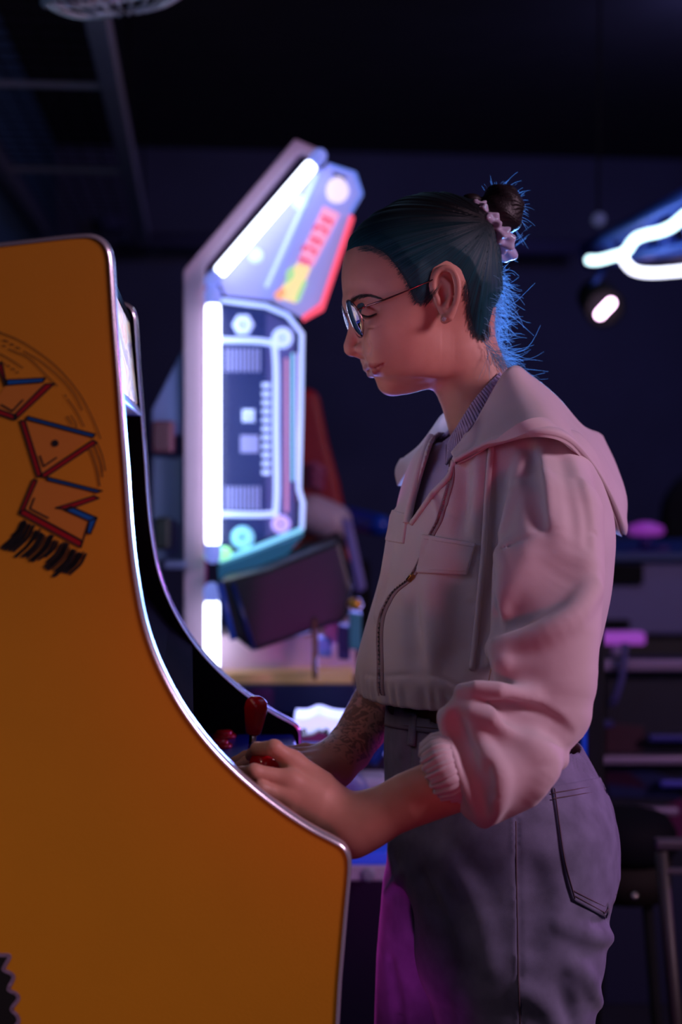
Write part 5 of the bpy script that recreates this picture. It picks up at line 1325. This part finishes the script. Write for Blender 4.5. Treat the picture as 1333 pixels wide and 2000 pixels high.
def cloth(name, col, rough=.85, weave=1400, sheen=.25, blotch=.08, bscale=18, bump=.25, rib=None):
    m = mat(name, col, rough, 0, .25, noise=blotch, nscale=bscale, bump=bump, bscale=weave)
    m.node_tree.nodes['Principled BSDF'].inputs['Sheen Weight'].default_value = sheen
    return m
M_jack = cloth('pale_pink_fleece', srgb(202, 190, 194), .85, 1600, .3)
M_tee = cloth('lilac_cotton', srgb(172, 156, 190), .85, 1500, .2)
M_denim = cloth('washed_grey_denim', srgb(112, 110, 138), .85, 2600, .12, .5, 38, .35)
M_stitch = cloth('denim_stitching', srgb(84, 66, 78), .8, 900, .1)
M_brass = mat('zip_metal', srgb(150, 148, 150), .28, 1.0)
M_pull = mat('gold_zip_pull', srgb(226, 186, 120), .25, 1.0)

# ---- T-shirt under the jacket
TK = [820, 850, 880, 920, 960, 1020, 1100, 1250, 1350, 1370]
tee_t = (TK, [905, 876, 846, 814, 796, 780, 772, 776, 792, 800], [1050, 1085, 1110, 1130, 1140, 1145, 1140, 1110, 1085, 1080], [120, 175, 205, 218, 222, 220, 212, 196, 188, 186])
def tee(p):
    d = loft(p, *tee_t, ex=2.1)
    return smax(d, p[:, 2] - (CAMZ + 62 * SH), .04)
def tee_shell(p):
    d = tee(p)
    return smax(d, (CAMZ - 452 * SH) - p[:, 2], .001)
V, Q = zone(tee_shell, (-.02 + P(790, 900, DH)[0], 1.44, CAMZ - 470 * SH), (P(1160, 900, DH)[0], 1.88, CAMZ + 70 * SH), .0032)
obj('t_shirt', V, Q, M_tee, WOMAN, label='lilac T-shirt under the jacket')

# ---- jacket
JK = [800, 830, 860, 890, 950, 1050, 1150, 1220, 1270, 1300, 1322, 1340, 1356]
jt = (JK, [905, 868, 832, 806, 784, 762, 737, 716, 702, 694, 694, 700, 702], [1030, 1085, 1125, 1155, 1186, 1197, 1190, 1176, 1164, 1155, 1146, 1138, 1136], [60, 150, 215, 244, 258, 262, 258, 254, 252, 250, 240, 232, 230])
jd = [a for a in jt]
kk = np.linspace(800, 1356, 90); jt = (kk,) + tuple(np.interp(kk, JK, a) for a in jt[1:])
jt = (kk,) + tuple(np.convolve(np.pad(a, 4, mode='edge'), np.ones(9) / 9, 'valid') for a in jt[1:])
SLV = PP([(1082, 930, 1.525), (1084, 1010, 1.478), (1072, 1120, 1.448), (1066, 1230, 1.428), (1068, 1330, 1.418), (1066, 1385, 1.412)]); SLR = np.array([70, 98, 110, 106, 96, 86]) * 1.44 / F
SL2 = PP([(1052, 1430, 1.395), (1012, 1490, 1.380), (955, 1512, 1.370), (905, 1496, 1.368)]); SR2 = np.array([62, 78, 80, 58]) * 1.38 / F
FSL = PP([(1000, 940, 1.82), (905, 1130, 1.855), (812, 1270, 1.85), (790, 1300, 1.845)]); FSR = np.array([75, 88, 66, 55]) * 1.85 / F
def jbase(p):
    d = loft(p, *jt)
    py = 880 + (CAMZ - p[:, 2]) / SH
    # gathers of the elastic hem
    ang = np.arctan2(p[:, 1] - DH, p[:, 0] - .16)
    d = d - np.float32(.0014) * np.sin(ang * 58 + np.sin(ang * 19) * 1.6) * np.clip((py - 1300 - 82 * np.clip((p[:, 0] - .131) / .152, 0, 1)) / 22, 0, 1)
    d = add_chain(d, p, PP([(1060, 905, 1.56), (1010, 900, 1.80)]), np.array([78, 78]) * SH, .05)
    d = add_chain(d, p, FSL, FSR, .035)
    d = add_chain(d, p, SLV, SLR, .018)
    d = add_chain(d, p, SL2, SR2, .014)
    d = add_chain(d, p, PP([(1090, 1340, 1.415), (1108, 1392, 1.41)]), np.array([70, 40]) * 1.41 / F, .012)
    d = add_chain(d, p, PP([(1040, 1476, 1.385), (1096, 1486, 1.385)]), np.array([50, 15]) * 1.385 / F, .012)
    d = add_chain(d, p, PP([(1010, 1540, 1.372), (948, 1606, 1.372)]), np.array([46, 13]) * 1.37 / F, .012)
    d = add_chain(d, p, PP([(962, 1540, 1.365), (930, 1572, 1.367)]), np.array([42, 30]) * 1.37 / F, .012)
    d = add_chain(d, p, PP([(912, 1366, 1.378), (960, 1374, 1.386), (1035, 1385, 1.396)]), np.array([19, 36, 56]) * 1.38 / F, .018)
    d = add_chain(d, p, PP([(884, 1410, 1.374), (930, 1424, 1.374), (1000, 1440, 1.384)]), np.array([24, 42, 58]) * 1.38 / F, .018)
    d = add_chain(d, p, PP([(985, 1292, 1.385), (1030, 1300, 1.40)]), np.array([26, 44]) * 1.39 / F, .022)
    return d
def S3(pts, r, h, sub=False, k=.006): return (*stroke3(jbase, pts, r, h, 1.25, 1.9, sub), k, sub)
FOLD = [
    # sleeve: bunched folds at the elbow
    (PP([(902, 1348, 1.366), (932, 1343, 1.356), (975, 1348, 1.354), (1035, 1362, 1.368)]), np.array([13, 15, 17, 14]) * 1.36 / F, .016, False),
    (PP([(884, 1392, 1.364), (922, 1392, 1.354), (962, 1404, 1.348), (1004, 1428, 1.356)]), np.array([13, 15, 16, 10]) * 1.35 / F, .018, False),
    S3([(915, 1366), (945, 1370), (985, 1376)], [5, 6, 5], 8, True, .006),
    S3([(968, 1362), (1018, 1374), (1078, 1402), (1118, 1434)], [7, 8, 9, 6], 12, True, .008),
    S3([(1000, 1395), (1060, 1420), (1100, 1446)], [16, 20, 12], 7, True, .014),
    S3([(866, 1396), (874, 1430), (890, 1475), (912, 1535), (942, 1606)], [11, 12, 13, 12, 8], 10, False, .008),
    S3([(892, 1408), (912, 1460), (936, 1530), (958, 1585)], [13, 17, 15, 8], 16, True, .012),
    S3([(925, 1412), (942, 1455), (956, 1480)], [11, 13, 9], 7, False, .010),
    S3([(960, 1482), (978, 1520), (972, 1570), (960, 1600)], [12, 15, 12, 7], 8, False, .012),
    S3([(950, 1500), (955, 1550)], [6, 6], 6, True, .008),
    S3([(1040, 1460), (1070, 1490), (1050, 1530)], [24, 26, 18], 4, False, .016),
    # sleeve: long drape folds
    S3([(1128, 1066), (1106, 1118), (1066, 1168), (1004, 1212), (970, 1226)], [30, 50, 54, 40, 16], 24, True, .026),
    S3([(1064, 1062), (1062, 1110), (1035, 1160), (1005, 1190)], [22, 28, 26, 16], 5, True, .024),
    S3([(1160, 1150), (1118, 1202), (1051, 1240), (975, 1262), (952, 1285)], [16, 20, 22, 18, 12], 11, False, .014),
    S3([(985, 1082), (992, 1120), (978, 1190)], [16, 18, 12], 4, False, .016),
    S3([(967, 1130), (970, 1180), (964, 1232)], [8, 10, 8], 7, True, .008),
    # shoulder
    S3([(1050, 868), (1064, 950), (1071, 1030)], [8, 9, 6], 7, False, .010),
    S3([(1034, 872), (1040, 950), (1050, 1010), (1064, 1030)], [10, 15, 12, 5], 7, True, .014),
    S3([(1020, 900), (1005, 960), (985, 1040)], [9, 10, 8], 6, False, .012),
    S3([(1100, 890), (1118, 960), (1128, 1030)], [12, 14, 10], 5, True, .014),
    S3([(1130, 930), (1148, 1000), (1152, 1060)], [8, 8, 6], 3.5, True, .008),
    S3([(976, 1084), (1010, 1058), (1060, 1038), (1120, 1032), (1165, 1042)], [3, 3, 3, 3, 3], 2.6, True, .003),
    # between sleeve and body
    S3([(955, 1000), (958, 1100), (956, 1200), (938, 1290)], [9, 11, 12, 9], 8, True, .010),
    # front panel
    S3([(900, 1150), (905, 1230), (880, 1300)], [26, 34, 20], 12, True, .022),
    S3([(850, 1150), (845, 1230), (838, 1290)], [18, 22, 12], 7, False, .018),
    S3([(800, 1190), (806, 1250), (815, 1310)], [14, 16, 12], 7, True, .016),
    S3([(872, 1000), (905, 1010), (950, 1012)], [3, 3, 3], 2.4, True, .003),
    S3([(905, 925), (912, 975), (900, 1030)], [14, 16, 12], 6, True, .014),
    S3([(938, 900), (936, 960), (930, 1030)], [10, 12, 10], 5, False, .012),
    S3([(772, 1010), (760, 1100), (742, 1200)], [10, 12, 10], 4, False, .012),
    S3([(712, 1317), (735, 1322), (742, 1322)], [3, 3, 3], 2.5, True, .003),
    S3([(752, 1322), (800, 1318), (850, 1322), (900, 1340)], [3, 3, 3, 3], 2.8, True, .003),
]
ZIP = [(881, 897), (881, 934), (872, 970), (858, 1015), (844, 1042), (831, 1073), (817, 1105), (799, 1132), (772, 1154), (757, 1177), (746, 1204), (742, 1240), (743, 1298), (743, 1340), (746, 1358)]
FOLD.append(S3(ZIP, [3.0] * len(ZIP), 3.2, True, .003))
FOLD.append(S3([(835, 962), (852, 985), (857, 1006)], [5, 6, 4], 4, False, .004))
FOLD.append(S3([(850, 960), (866, 985), (868, 1005)], [4, 5, 3], 4, True, .004))
VCUT = PT([(866, 806), (838, 880), (817, 950), (800, 1020), (820, 990), (842, 958), (872, 928), (882, 896), (905, 850), (960, 790), (1010, 720), (900, 700)])
def jacket(p):
    d = jbase(p)
    for c, r, k, sub in FOLD: d = add_chain(d, p, c, r, k, sub)
    d0 = d
    sh = np.float32(.0055)
    inner = smin(loft(p, *jt) + sh, chaind(p, f32(SL2[-2:]), f32(SR2[-2:] - .004)), .004)
    inner = np.maximum(inner, d0 + np.float32(.0048))
    d = smax(d, -inner, .002)
    # front opening on the viewer's side
    x, y, D = PX(p)
    cut = smax((VCUT(x, y) * D / F).astype(np.float32), (p[:, 1] - np.float32(1.69)), .004)
    d = smax(d, -cut, .003)
    # bottom hem of the body (not of the sleeves)
    hemz = CAMZ - (472 + 82 * np.clip((p[:, 0] - P(885, 1400, DH)[0]) / (255 * SH), 0, 1)) * SH
    near = chaind(p, f32(SL2), f32(SR2 + .02)); nr2 = chaind(p, f32(SLV), f32(SLR + .012))
    hem = np.minimum(hemz - p[:, 2], np.minimum(near, nr2))
    d = smax(d, hem, .003)
    # neck opening
    d = smax(d, p[:, 2] - (CAMZ + 40 * SH), .006)
    return d.astype(np.float32)
V, Q = zone(jacket, (P(670, 1000, DH)[0] - .03, 1.25, CAMZ - .445), (P(1240, 1000, DH)[0], 2.02, CAMZ + .06), .0023, 2)
JACK = obj('jacket', V, Q, M_jack, WOMAN, label='pale pink cropped zip jacket with full sleeves')
print('jacket quads', len(Q))

# sleeve cuff: gathered elastic frill
cc = P(882, 1496, 1.370); e_up = (P(862, 1434, 1.370) - P(902, 1560, 1.370)) / 2; e_ax = P(852, 1512, 1.372) - P(888, 1496, 1.368); e_ax /= np.linalg.norm(e_ax)
e_up = e_up - e_ax * (e_up @ e_ax); e_dn = np.cross(e_ax, e_up); e_dn *= .034 / np.linalg.norm(e_dn)
rows = []
for a, rr, gm in ((-.012, .86, .2), (-.004, 1.03, .5), (.004, 1.06, 1), (.011, .99, 1.1), (.0175, .93, 1.1), (.0195, .86, 1.0), (.015, .80, .8)):
    row = []
    for t in np.linspace(0, 2 * math.pi, 241):
        g = 1 + gm * (.035 * math.sin(34 * t + math.sin(5 * t)) + .02 * math.sin(53 * t))
        row.append(cc + e_ax * (a + .0012 * math.sin(21 * t) * gm) + (e_up * math.cos(t) + e_dn * math.sin(t)) * rr * g)
    rows.append(row)
sheet(np.array(rows), .002, 'cuff', M_jack, JACK, label='gathered elastic sleeve cuff')

# zip: tape, teeth, pull
jz = spl(np.array(ZIP), 14); wz = on(jacket, jz, 1.3, 1.9, .0004)
# keep the line smooth in depth
for _ in range(6): wz[1:-1] = (wz[:-2] + 2 * wz[1:-1] + wz[2:]) / 4
L = np.concatenate([[0], np.cumsum(np.linalg.norm(np.diff(wz, axis=0), axis=1))]); nT = int(L[-1] / .0026)
zm = MB()
for k in range(nT):
    s = (k + .5) / nT * L[-1]; c = np.array([np.interp(s, L, wz[:, i]) for i in range(3)]); c2 = np.array([np.interp(s + .001, L, wz[:, i]) for i in range(3)])
    t = c2 - c; t /= np.linalg.norm(t) + 1e-12; n_ = -FW; b = np.cross(t, n_); b /= np.linalg.norm(b); n_ = np.cross(b, t)
    zm.box(c + b * (.0006 if k % 2 else -.0006), t * .0015, b * .0034, n_ * .0018)
zm.obj('zipper_teeth', M_brass, JACK, smooth=False, kind='stuff', label='dark metal zip teeth')
for off in (-1, 1):
    tp = jz + np.array([off * 4.5, 0]); w1 = on(jacket, jz, 1.3, 1.9, .0002); w2 = on(jacket, jz + np.array([off * 6.5, 1]), 1.3, 1.9, .0003)
    sheet(np.stack([w1, (w1 + w2) / 2, w2]), .0008, 'zipper_tape', cloth('zip_tape', srgb(150, 122, 132)), JACK)
zp_ = on(jacket, [(801, 1130)], 1.3, 1.9, .004)[0]
zt = wz[np.argmin(((jz - np.array([790, 1140])) ** 2).sum(1))] - wz[np.argmin(((jz - np.array([815, 1105])) ** 2).sum(1))]; zt /= np.linalg.norm(zt); zb = np.cross(zt, FW); zb /= np.linalg.norm(zb)
pm = MB(); pm.box(zp_, zt * .009, zb * .0062, FW * .004)
pm.obj('zipper_slider', M_pull, JACK, bevel=.0012, smooth=False)
MB().box(zp_ - FW * .0026 - zt * .002 + zb * .001, zt * .0105, zb * .0045, FW * .0014).obj('zipper_pull', M_pull, JACK, bevel=.0006, smooth=False, label='gold zip pull')

# pocket flaps, drawstring
quad_plate(jacket, 'pocket_flap', [(825, 1043), (931, 1061), (913, 1123), (815, 1119)], (22, 14), .0022, .0042, M_jack, JACK, label='chest pocket flap')
for a, b in (((829, 1052), (925, 1068)), ((819, 1111), (908, 1115))):
    q = np.linspace(0, 1, 30)[:, None]; MB().tube(on(jacket, np.array(a) * (1 - q) + np.array(b) * q, 1.3, 1.9, .0046), .0005, 5).obj('stitch_line', M_jack, JACK)
quad_plate(jacket, 'pocket_flap', [(767, 996), (797, 1004), (789, 1062), (754, 1056)], (10, 10), .0015, .0042, M_jack, JACK)
ds = spl([(960, 872), (953, 960), (945, 1080), (934, 1200), (922, 1308)], 14)
MB().tube(on(jacket, ds, 1.3, 1.9, .0022), .0033, 10).obj('drawstring', M_jack, JACK, label='hanging hood drawstring')

# hood lying over the shoulders
HG = [
    [(886, 888, 1.604), (888, 893, 1.592), (890, 899, 1.580), (893, 906, 1.568)],
    [(915, 852, 1.592), (924, 866, 1.572), (931, 876, 1.550), (936, 884, 1.535)],
    [(948, 802, 1.598), (962, 826, 1.562), (974, 850, 1.522), (978, 868, 1.500)],
    [(997, 722, 1.600), (1018, 768, 1.560), (1038, 820, 1.500), (1044, 853, 1.468)],
    [(1034, 738, 1.640), (1062, 780, 1.590), (1090, 830, 1.515), (1106, 866, 1.482)],
    [(1086, 780, 1.690), (1110, 820, 1.640), (1138, 872, 1.555), (1150, 915, 1.530)],
    [(1134, 834, 1.730), (1160, 872, 1.690), (1184, 930, 1.610), (1190, 985, 1.585)],
    [(1166, 848, 1.790), (1190, 900, 1.760), (1212, 965, 1.690), (1209, 1036, 1.650)],
    [(1172, 856, 1.860), (1196, 915, 1.850), (1215, 985, 1.810), (1210, 1040, 1.760)],
    [(1140, 845, 1.930), (1165, 900, 1.940), (1185, 960, 1.930), (1180, 1010, 1.900)],
    [(1050, 790, 1.930), (1080, 830, 1.970), (1105, 880, 1.985), (1110, 930, 1.980)],
    [(960, 780, 1.860), (985, 815, 1.900), (1000, 850, 1.930), (1005, 890, 1.940)],
    [(888, 800, 1.800), (900, 835, 1.850), (905, 870, 1.880), (905, 900, 1.890)],
]
hg_ = np.array(HG[:5]).reshape(-1, 3); hd_ = hit(jacket, hg_[:, 0], hg_[:, 1], 1.3, 1.9)
lim = np.where(hd_ < 1.88, hd_ - np.tile([.000, .002, .004, .006], 5), 9)
for i_, v_ in enumerate(np.minimum(hg_[:, 2], lim)): HG[i_ // 4][i_ % 4] = (*hg_[i_, :2], v_)
HG = np.array([[P(*q) for q in r] for r in HG])
rows = np.stack([spl(HG[i], 8) for i in range(len(HG))]); HS = np.stack([spl(rows[:, j], 8) for j in range(rows.shape[1])], 1)
# gentle cloth undulation, rolled hem
uu = np.linspace(0, 1, HS.shape[1]); nn = np.cross(np.gradient(HS, axis=0), np.gradient(HS, axis=1)); nn /= np.linalg.norm(nn, axis=2)[..., None] + 1e-9
if nn[20, 12] @ FW > 0: nn = -nn
ii = np.linspace(0, 1, HS.shape[0])[:, None]
HS = HS + nn * ((.004 * np.exp(-((uu[None] - .95) / .09) ** 2) + .0018 * np.sin(ii * 40 + uu[None] * 3) * np.sin(uu[None] * 3.1))[..., None])
HOOD = sheet(HS, .008, 'hood', M_jack, JACK, round_edge=False, label='hood folded down over the shoulders')
# underside return of the hood so that it reads as a thick soft roll
i0 = np.arange(HS.shape[0]); wl = (np.clip((i0 - 14) / 30, 0, 1) * np.clip((70 - i0) / 14, 0, 1))[:, None]
lowr = HS[8:72, -1]; wl = np.maximum(wl[8:72], .06); inn = lowr + wl * np.array([-.012, .012, .016]); mid = (lowr + inn) / 2 - Z1 * .006 * wl
sheet(np.stack([lowr, mid, inn, inn + wl * np.array([-.02, .015, .02])], 1), .006, 'hood_lining', M_jack, JACK)
# far collar edge seen in front of the neck
FCG = np.array([[P(*q) for q in r] for r in [
    [(890, 800, 1.78), (880, 830, 1.75), (880, 850, 1.72)], [(866, 815, 1.775), (850, 845, 1.75), (846, 868, 1.73)],
    [(836, 862, 1.78), (818, 880, 1.76), (820, 900, 1.73)], [(806, 892, 1.80), (790, 902, 1.785), (798, 925, 1.75)], [(786, 898, 1.83), (777, 922, 1.82), (782, 950, 1.79)]]])
patch(FCG, 8, .008, 'collar', M_jack, JACK, label='far collar edge of the jacket')

# folded front edges of the open neck
fe = spl([(858, 822), (836, 878), (817, 940), (804, 992), (799, 1022)], 10); w = on(jacket, fe + np.array([-3.5, 0]), 1.3, 1.85, -.001)
for _ in range(30): w[1:-1] = (w[:-2] + 2 * w[1:-1] + w[2:]) / 4
MB().tube(w, .0050, 10).obj('front_edge', M_jack, JACK)
fe = spl([(802, 1022), (822, 994), (845, 962), (874, 932), (885, 900)], 10)
MB().tube(on(jacket, fe + np.array([2.0, 1.0]), 1.3, 1.75, .0012), .0030, 10).obj('front_edge', M_jack, JACK)
# ribbed neckband of the T-shirt
def neckf(p): return np.minimum(body(p), tee(p))
up_ = spl([(975, 729), (948, 757), (925, 784), (903, 818), (886, 846), (876, 866)], 24); lo_ = spl([(992, 744), (965, 778), (940, 812), (913, 850), (889, 886), (872, 908)], 24)
rows = 9; v = np.linspace(0, 1, rows)[:, None, None]; g_ = up_[None] * (1 - v) + lo_[None] * v
w = on(neckf, g_.reshape(-1, 2), 1.45, 1.75, .002).reshape(rows, -1, 3)
for _ in range(12): w[:, 1:-1] = (w[:, :-2] + 2 * w[:, 1:-1] + w[:, 2:]) / 4
k = w.shape[1]; rib = np.sin(np.arange(k) * 2 * math.pi / 4.0)
w = w - FW * (.0010 * rib[None, :, None] + .0030 * np.sin(np.linspace(.1, math.pi - .1, rows))[:, None, None])
wf = mirror(w.reshape(-1, 3)).reshape(w.shape)[:, ::-1]
sheet(np.concatenate([w, wf[:, 1:]], 1), .003, 'neckband', M_tee, WOMAN, label='ribbed lilac neckband')

# ---- jeans
JE = [1350, 1400, 1450, 1500, 1550, 1600, 1640, 1700, 1760, 1830]
je_t = (JE, [757, 753, 751, 751, 753, 756, 757, 762, 790, 830], [1090, 1112, 1134, 1163, 1188, 1205, 1212, 1212, 1202, 1180], [205, 212, 225, 240, 254, 264, 270, 262, 235, 200])
kj = np.linspace(1350, 1830, 80); je_t = (kj,) + tuple(np.interp(kj, JE, a) for a in je_t[1:])
je_t = (kj,) + tuple(np.convolve(np.pad(a, 4, mode='edge'), np.ones(9) / 9, 'valid') for a in je_t[1:])
def W_(px, D, z): return PZ(px, D, z)
NL = np.array([P(1004, 1660, 1.598), P(1000, 1760, 1.598), P(996, 1850, 1.596), P(1008, 2000, 1.592), PZ(1015, 1.59, .55), PZ(1015, 1.59, .09)]); NLR = [.104, .109, .107, .088, .080, .075]
FL = np.array([P(915, 1660, 1.74), P(899, 1740, 1.74), P(885, 1880, 1.745), P(878, 2000, 1.745), PZ(870, 1.75, .55), PZ(872, 1.75, .09)]); FLR = [.094, .095, .094, .092, .080, .075]
def jeb(p):
    d = loft(p, *je_t, ex=2.15)
    d = smax(d, (CAMZ - 900 * SH) - p[:, 2], .06)
    e = chaind(p, f32(FL), f32(FLR)); d = smin(d, e, .022)
    e = chaind(p, f32(NL), f32(NLR)); d = smin(d, e, .020)
    return d.astype(np.float32)
def J3(pts, r, h, sub=False, k=.006): return (*stroke3(jeb, pts, r, h, 1.35, 2.0, sub), k, sub)
JF = [J3([(1004, 1600), (1006, 1700), (1008, 1800), (1010, 1900), (1014, 2010)], 3.5, 2.2, False, .003), J3([(1010, 1600), (1012, 1700), (1014, 1800), (1016, 1900), (1020, 2010)], 3, 2.5, True, .003),
      J3([(1202, 1790), (1184, 1803), (1160, 1806)], [8, 9, 5], 5, True, .008), J3([(1190, 1832), (1150, 1826), (1090, 1806)], [12, 14, 10], 3, False, .012),
      J3([(1110, 1880), (1145, 1910), (1170, 1960)], [14, 16, 10], 3, False, .012),
      J3([(1100, 1930), (1120, 2000)], [14, 12], 6, True, .014), J3([(758, 1745), (775, 1722), (788, 1700)], [7, 8, 5], 3, False, .010),
      J3([(766, 1660), (774, 1690), (784, 1720)], [7, 8, 6], 3, False, .010), J3([(820, 1720), (850, 1800), (880, 1900)], [14, 18, 14], 6, True, .016), J3([(880, 1680), (930, 1760), (960, 1880)], [16, 20, 16], 5, False, .018),
      J3([(840, 1440), (838, 1500), (832, 1560)], [3, 3, 3], 2.5, True, .003), J3([(795, 1440), (790, 1520), (780, 1600)], [8, 9, 6], 2.5, True, .010),
      J3([(1062, 1560), (1040, 1570), (1020, 1590)], [3, 3, 3], 2.5, True, .003), J3([(757, 1880), (770, 1950), (775, 2010)], [10, 12, 10], 4, True, .012), J3([(900, 1940), (905, 2010)], [10, 10], 5, False, .012),
      J3([(1040, 1700), (1060, 1760), (1050, 1850)], [20, 24, 18], 4, True, .02), J3([(1020, 1930), (1060, 1960), (1090, 2010)], [12, 14, 10], 5, False, .014)]
def jeans(p):
    d = jeb(p)
    for c, r, k, sub in JF: d = add_chain(d, p, c, r, k, sub)
    d1 = d
    top = p[:, 2] - (CAMZ - (478 + (np.clip(p[:, 0], -.05, .4) - P(757, 1357, DH)[0]) / SH * .262) * SH)
    d = smax(d, top.astype(np.float32), .002)
    inner = loft(p, *je_t, ex=2.15) + np.float32(.004)
    d = smax(d, -np.maximum(np.maximum(inner, d1 + np.float32(.004)), (CAMZ - 640 * SH) - p[:, 2]), .002)
    d = smax(d, np.float32(.085) - p[:, 2], .004)
    return d
V, Q = zone(jeans, (P(720, 1500, DH)[0], 1.44, CAMZ - 1160 * SH), (P(1235, 1500, DH)[0] + .01, 1.93, CAMZ - 455 * SH), .0027, 1)
V2, Q2 = zone(jeans, (P(690, 1500, DH)[0], 1.40, .07), (P(1235, 1500, DH)[0] + .05, 1.96, CAMZ - 1159.5 * SH), .009, 1)
k3 = int(np.argmin(((V2 - V[0]) ** 2).sum(1)))
lowv = np.argmin(V[:, 2]); near2 = np.argsort(((V2 - V[lowv]) ** 2).sum(1))[:2]; q_ = Q[np.argwhere(Q == lowv)[0, 0]]
JEAN = obj('jeans', np.vstack([V, V2]), np.vstack([Q, Q2 + len(V), [[q_[0], q_[1], near2[0] + len(V), near2[1] + len(V)]]]), M_denim, WOMAN, label='washed grey high-waisted wide jeans')
print('jeans quads', len(Q))
strip(jeans, 'waistband', [(757, 1359), (790, 1361), (840, 1366), (905, 1371)], [(753, 1417), (790, 1424), (840, 1431), (905, 1436)], 10, .0018, .003, M_denim, JEAN, rows=9)
for yy in (4, 55): MB().tube(on(jeans, spl([(757, 1359 + yy), (790, 1362 + yy), (840, 1367 + yy), (905, 1372 + yy)], 12), 1.3, 1.9, .0036), .0006, 5).obj('stitch_line', M_stitch, JEAN)
quad_plate(jeans, 'belt_loop', [(806, 1360), (818, 1361), (810, 1458), (797, 1456)], (4, 14), .0042, .0026, M_denim, JEAN)
bt = on(jeans, [(771, 1383)], 1.3, 1.9, .004)[0]
MB().lathe(bt + FW * .002, -FW - RT * .5, [(0, 0), (0, .0075), (.002, .008), (.0032, .0065), (.0028, .005), (.0034, .002), (.0034, 0)], 20).obj('button', mat('dull_button', srgb(90, 80, 86), .35, .9), JEAN)
PK = [[(1078, 1536), (1129, 1527), (1182, 1516)], [(1084, 1570), (1136, 1563), (1193, 1555)], [(1096, 1650), (1150, 1650), (1208, 1645)], [(1107, 1715), (1160, 1725), (1211, 1716)], [(1119, 1758), (1172, 1784), (1207, 1748)]]
PKg = np.array(PK, float); r_ = np.stack([spl(PKg[i], 10) for i in range(5)]); pg = np.stack([spl(r_[:, j], 7) for j in range(r_.shape[1])], 1)
# straight V at the bottom
lastr = pg[-1]; n2 = len(lastr); xs = lastr[:, 0]; pg[-1][:, 1] = np.where(xs < 1184, np.interp(xs, [1119, 1184], [1758, 1793]), np.interp(xs, [1184, 1208], [1793, 1742]))
wpk = on(jeans, pg.reshape(-1, 2), 1.3, 1.95, .0012).reshape(*pg.shape[:2], 3)
PKO = sheet(wpk, .0028, 'back_pocket', M_denim, JEAN, label='patch back pocket with double stitching')
MB().tube(on(jeans, spl([(1008, 1604), (1009, 1700), (1011, 1800), (1013, 1900), (1017, 2008)], 14), 1.3, 1.95, .0002), .0011, 6).obj('side_seam', M_stitch, JEAN)
def stitch(pts, lift=.0032): 
    MB().tube(on(jeans, spl(pts, 14), 1.3, 1.95, lift), .00075, 5).obj('stitch_line', M_stitch, PKO)
stitch([(1079, 1549), (1130, 1541), (1186, 1530)]); stitch([(1080, 1560), (1131, 1552), (1189, 1542)])
stitch([(1084, 1540), (1092, 1600), (1104, 1680), (1124, 1755)]); stitch([(1124, 1750), (1156, 1768), (1183, 1783)]); stitch([(1121, 1740), (1154, 1757), (1182, 1771)])
stitch([(1184, 1783), (1198, 1760), (1206, 1738)]); stitch([(1183, 1771), (1195, 1750), (1204, 1728)])

# ---- shoes
M_shoe = mat('white_trainers', srgb(196, 190, 196), .6, noise=.1)
for D_, px_, nm in ((1.59, 1015, 'near'), (1.75, 872, 'far')):
    b = PZ(px_, D_, 0)
    def shoe(p):
        d = chaind(p, f32([b + np.array([.05, 0, .05]), b + np.array([-.04, 0, .05]), b + np.array([-.15, 0, .03])]), f32([.042, .044, .034]))
        d = smin(d, capd(p, f32(b + np.array([.03, 0, .06])), f32(b + np.array([.02, 0, .11])), .045, .045), .03)
        return smax(d, np.float32(.004) - p[:, 2], .006)
    V, Q = zone(shoe, b + np.array([-.22, -.08, -.01]), b + np.array([.13, .08, .18]), .006)
    obj('shoe', V, Q, M_shoe, WOMAN)
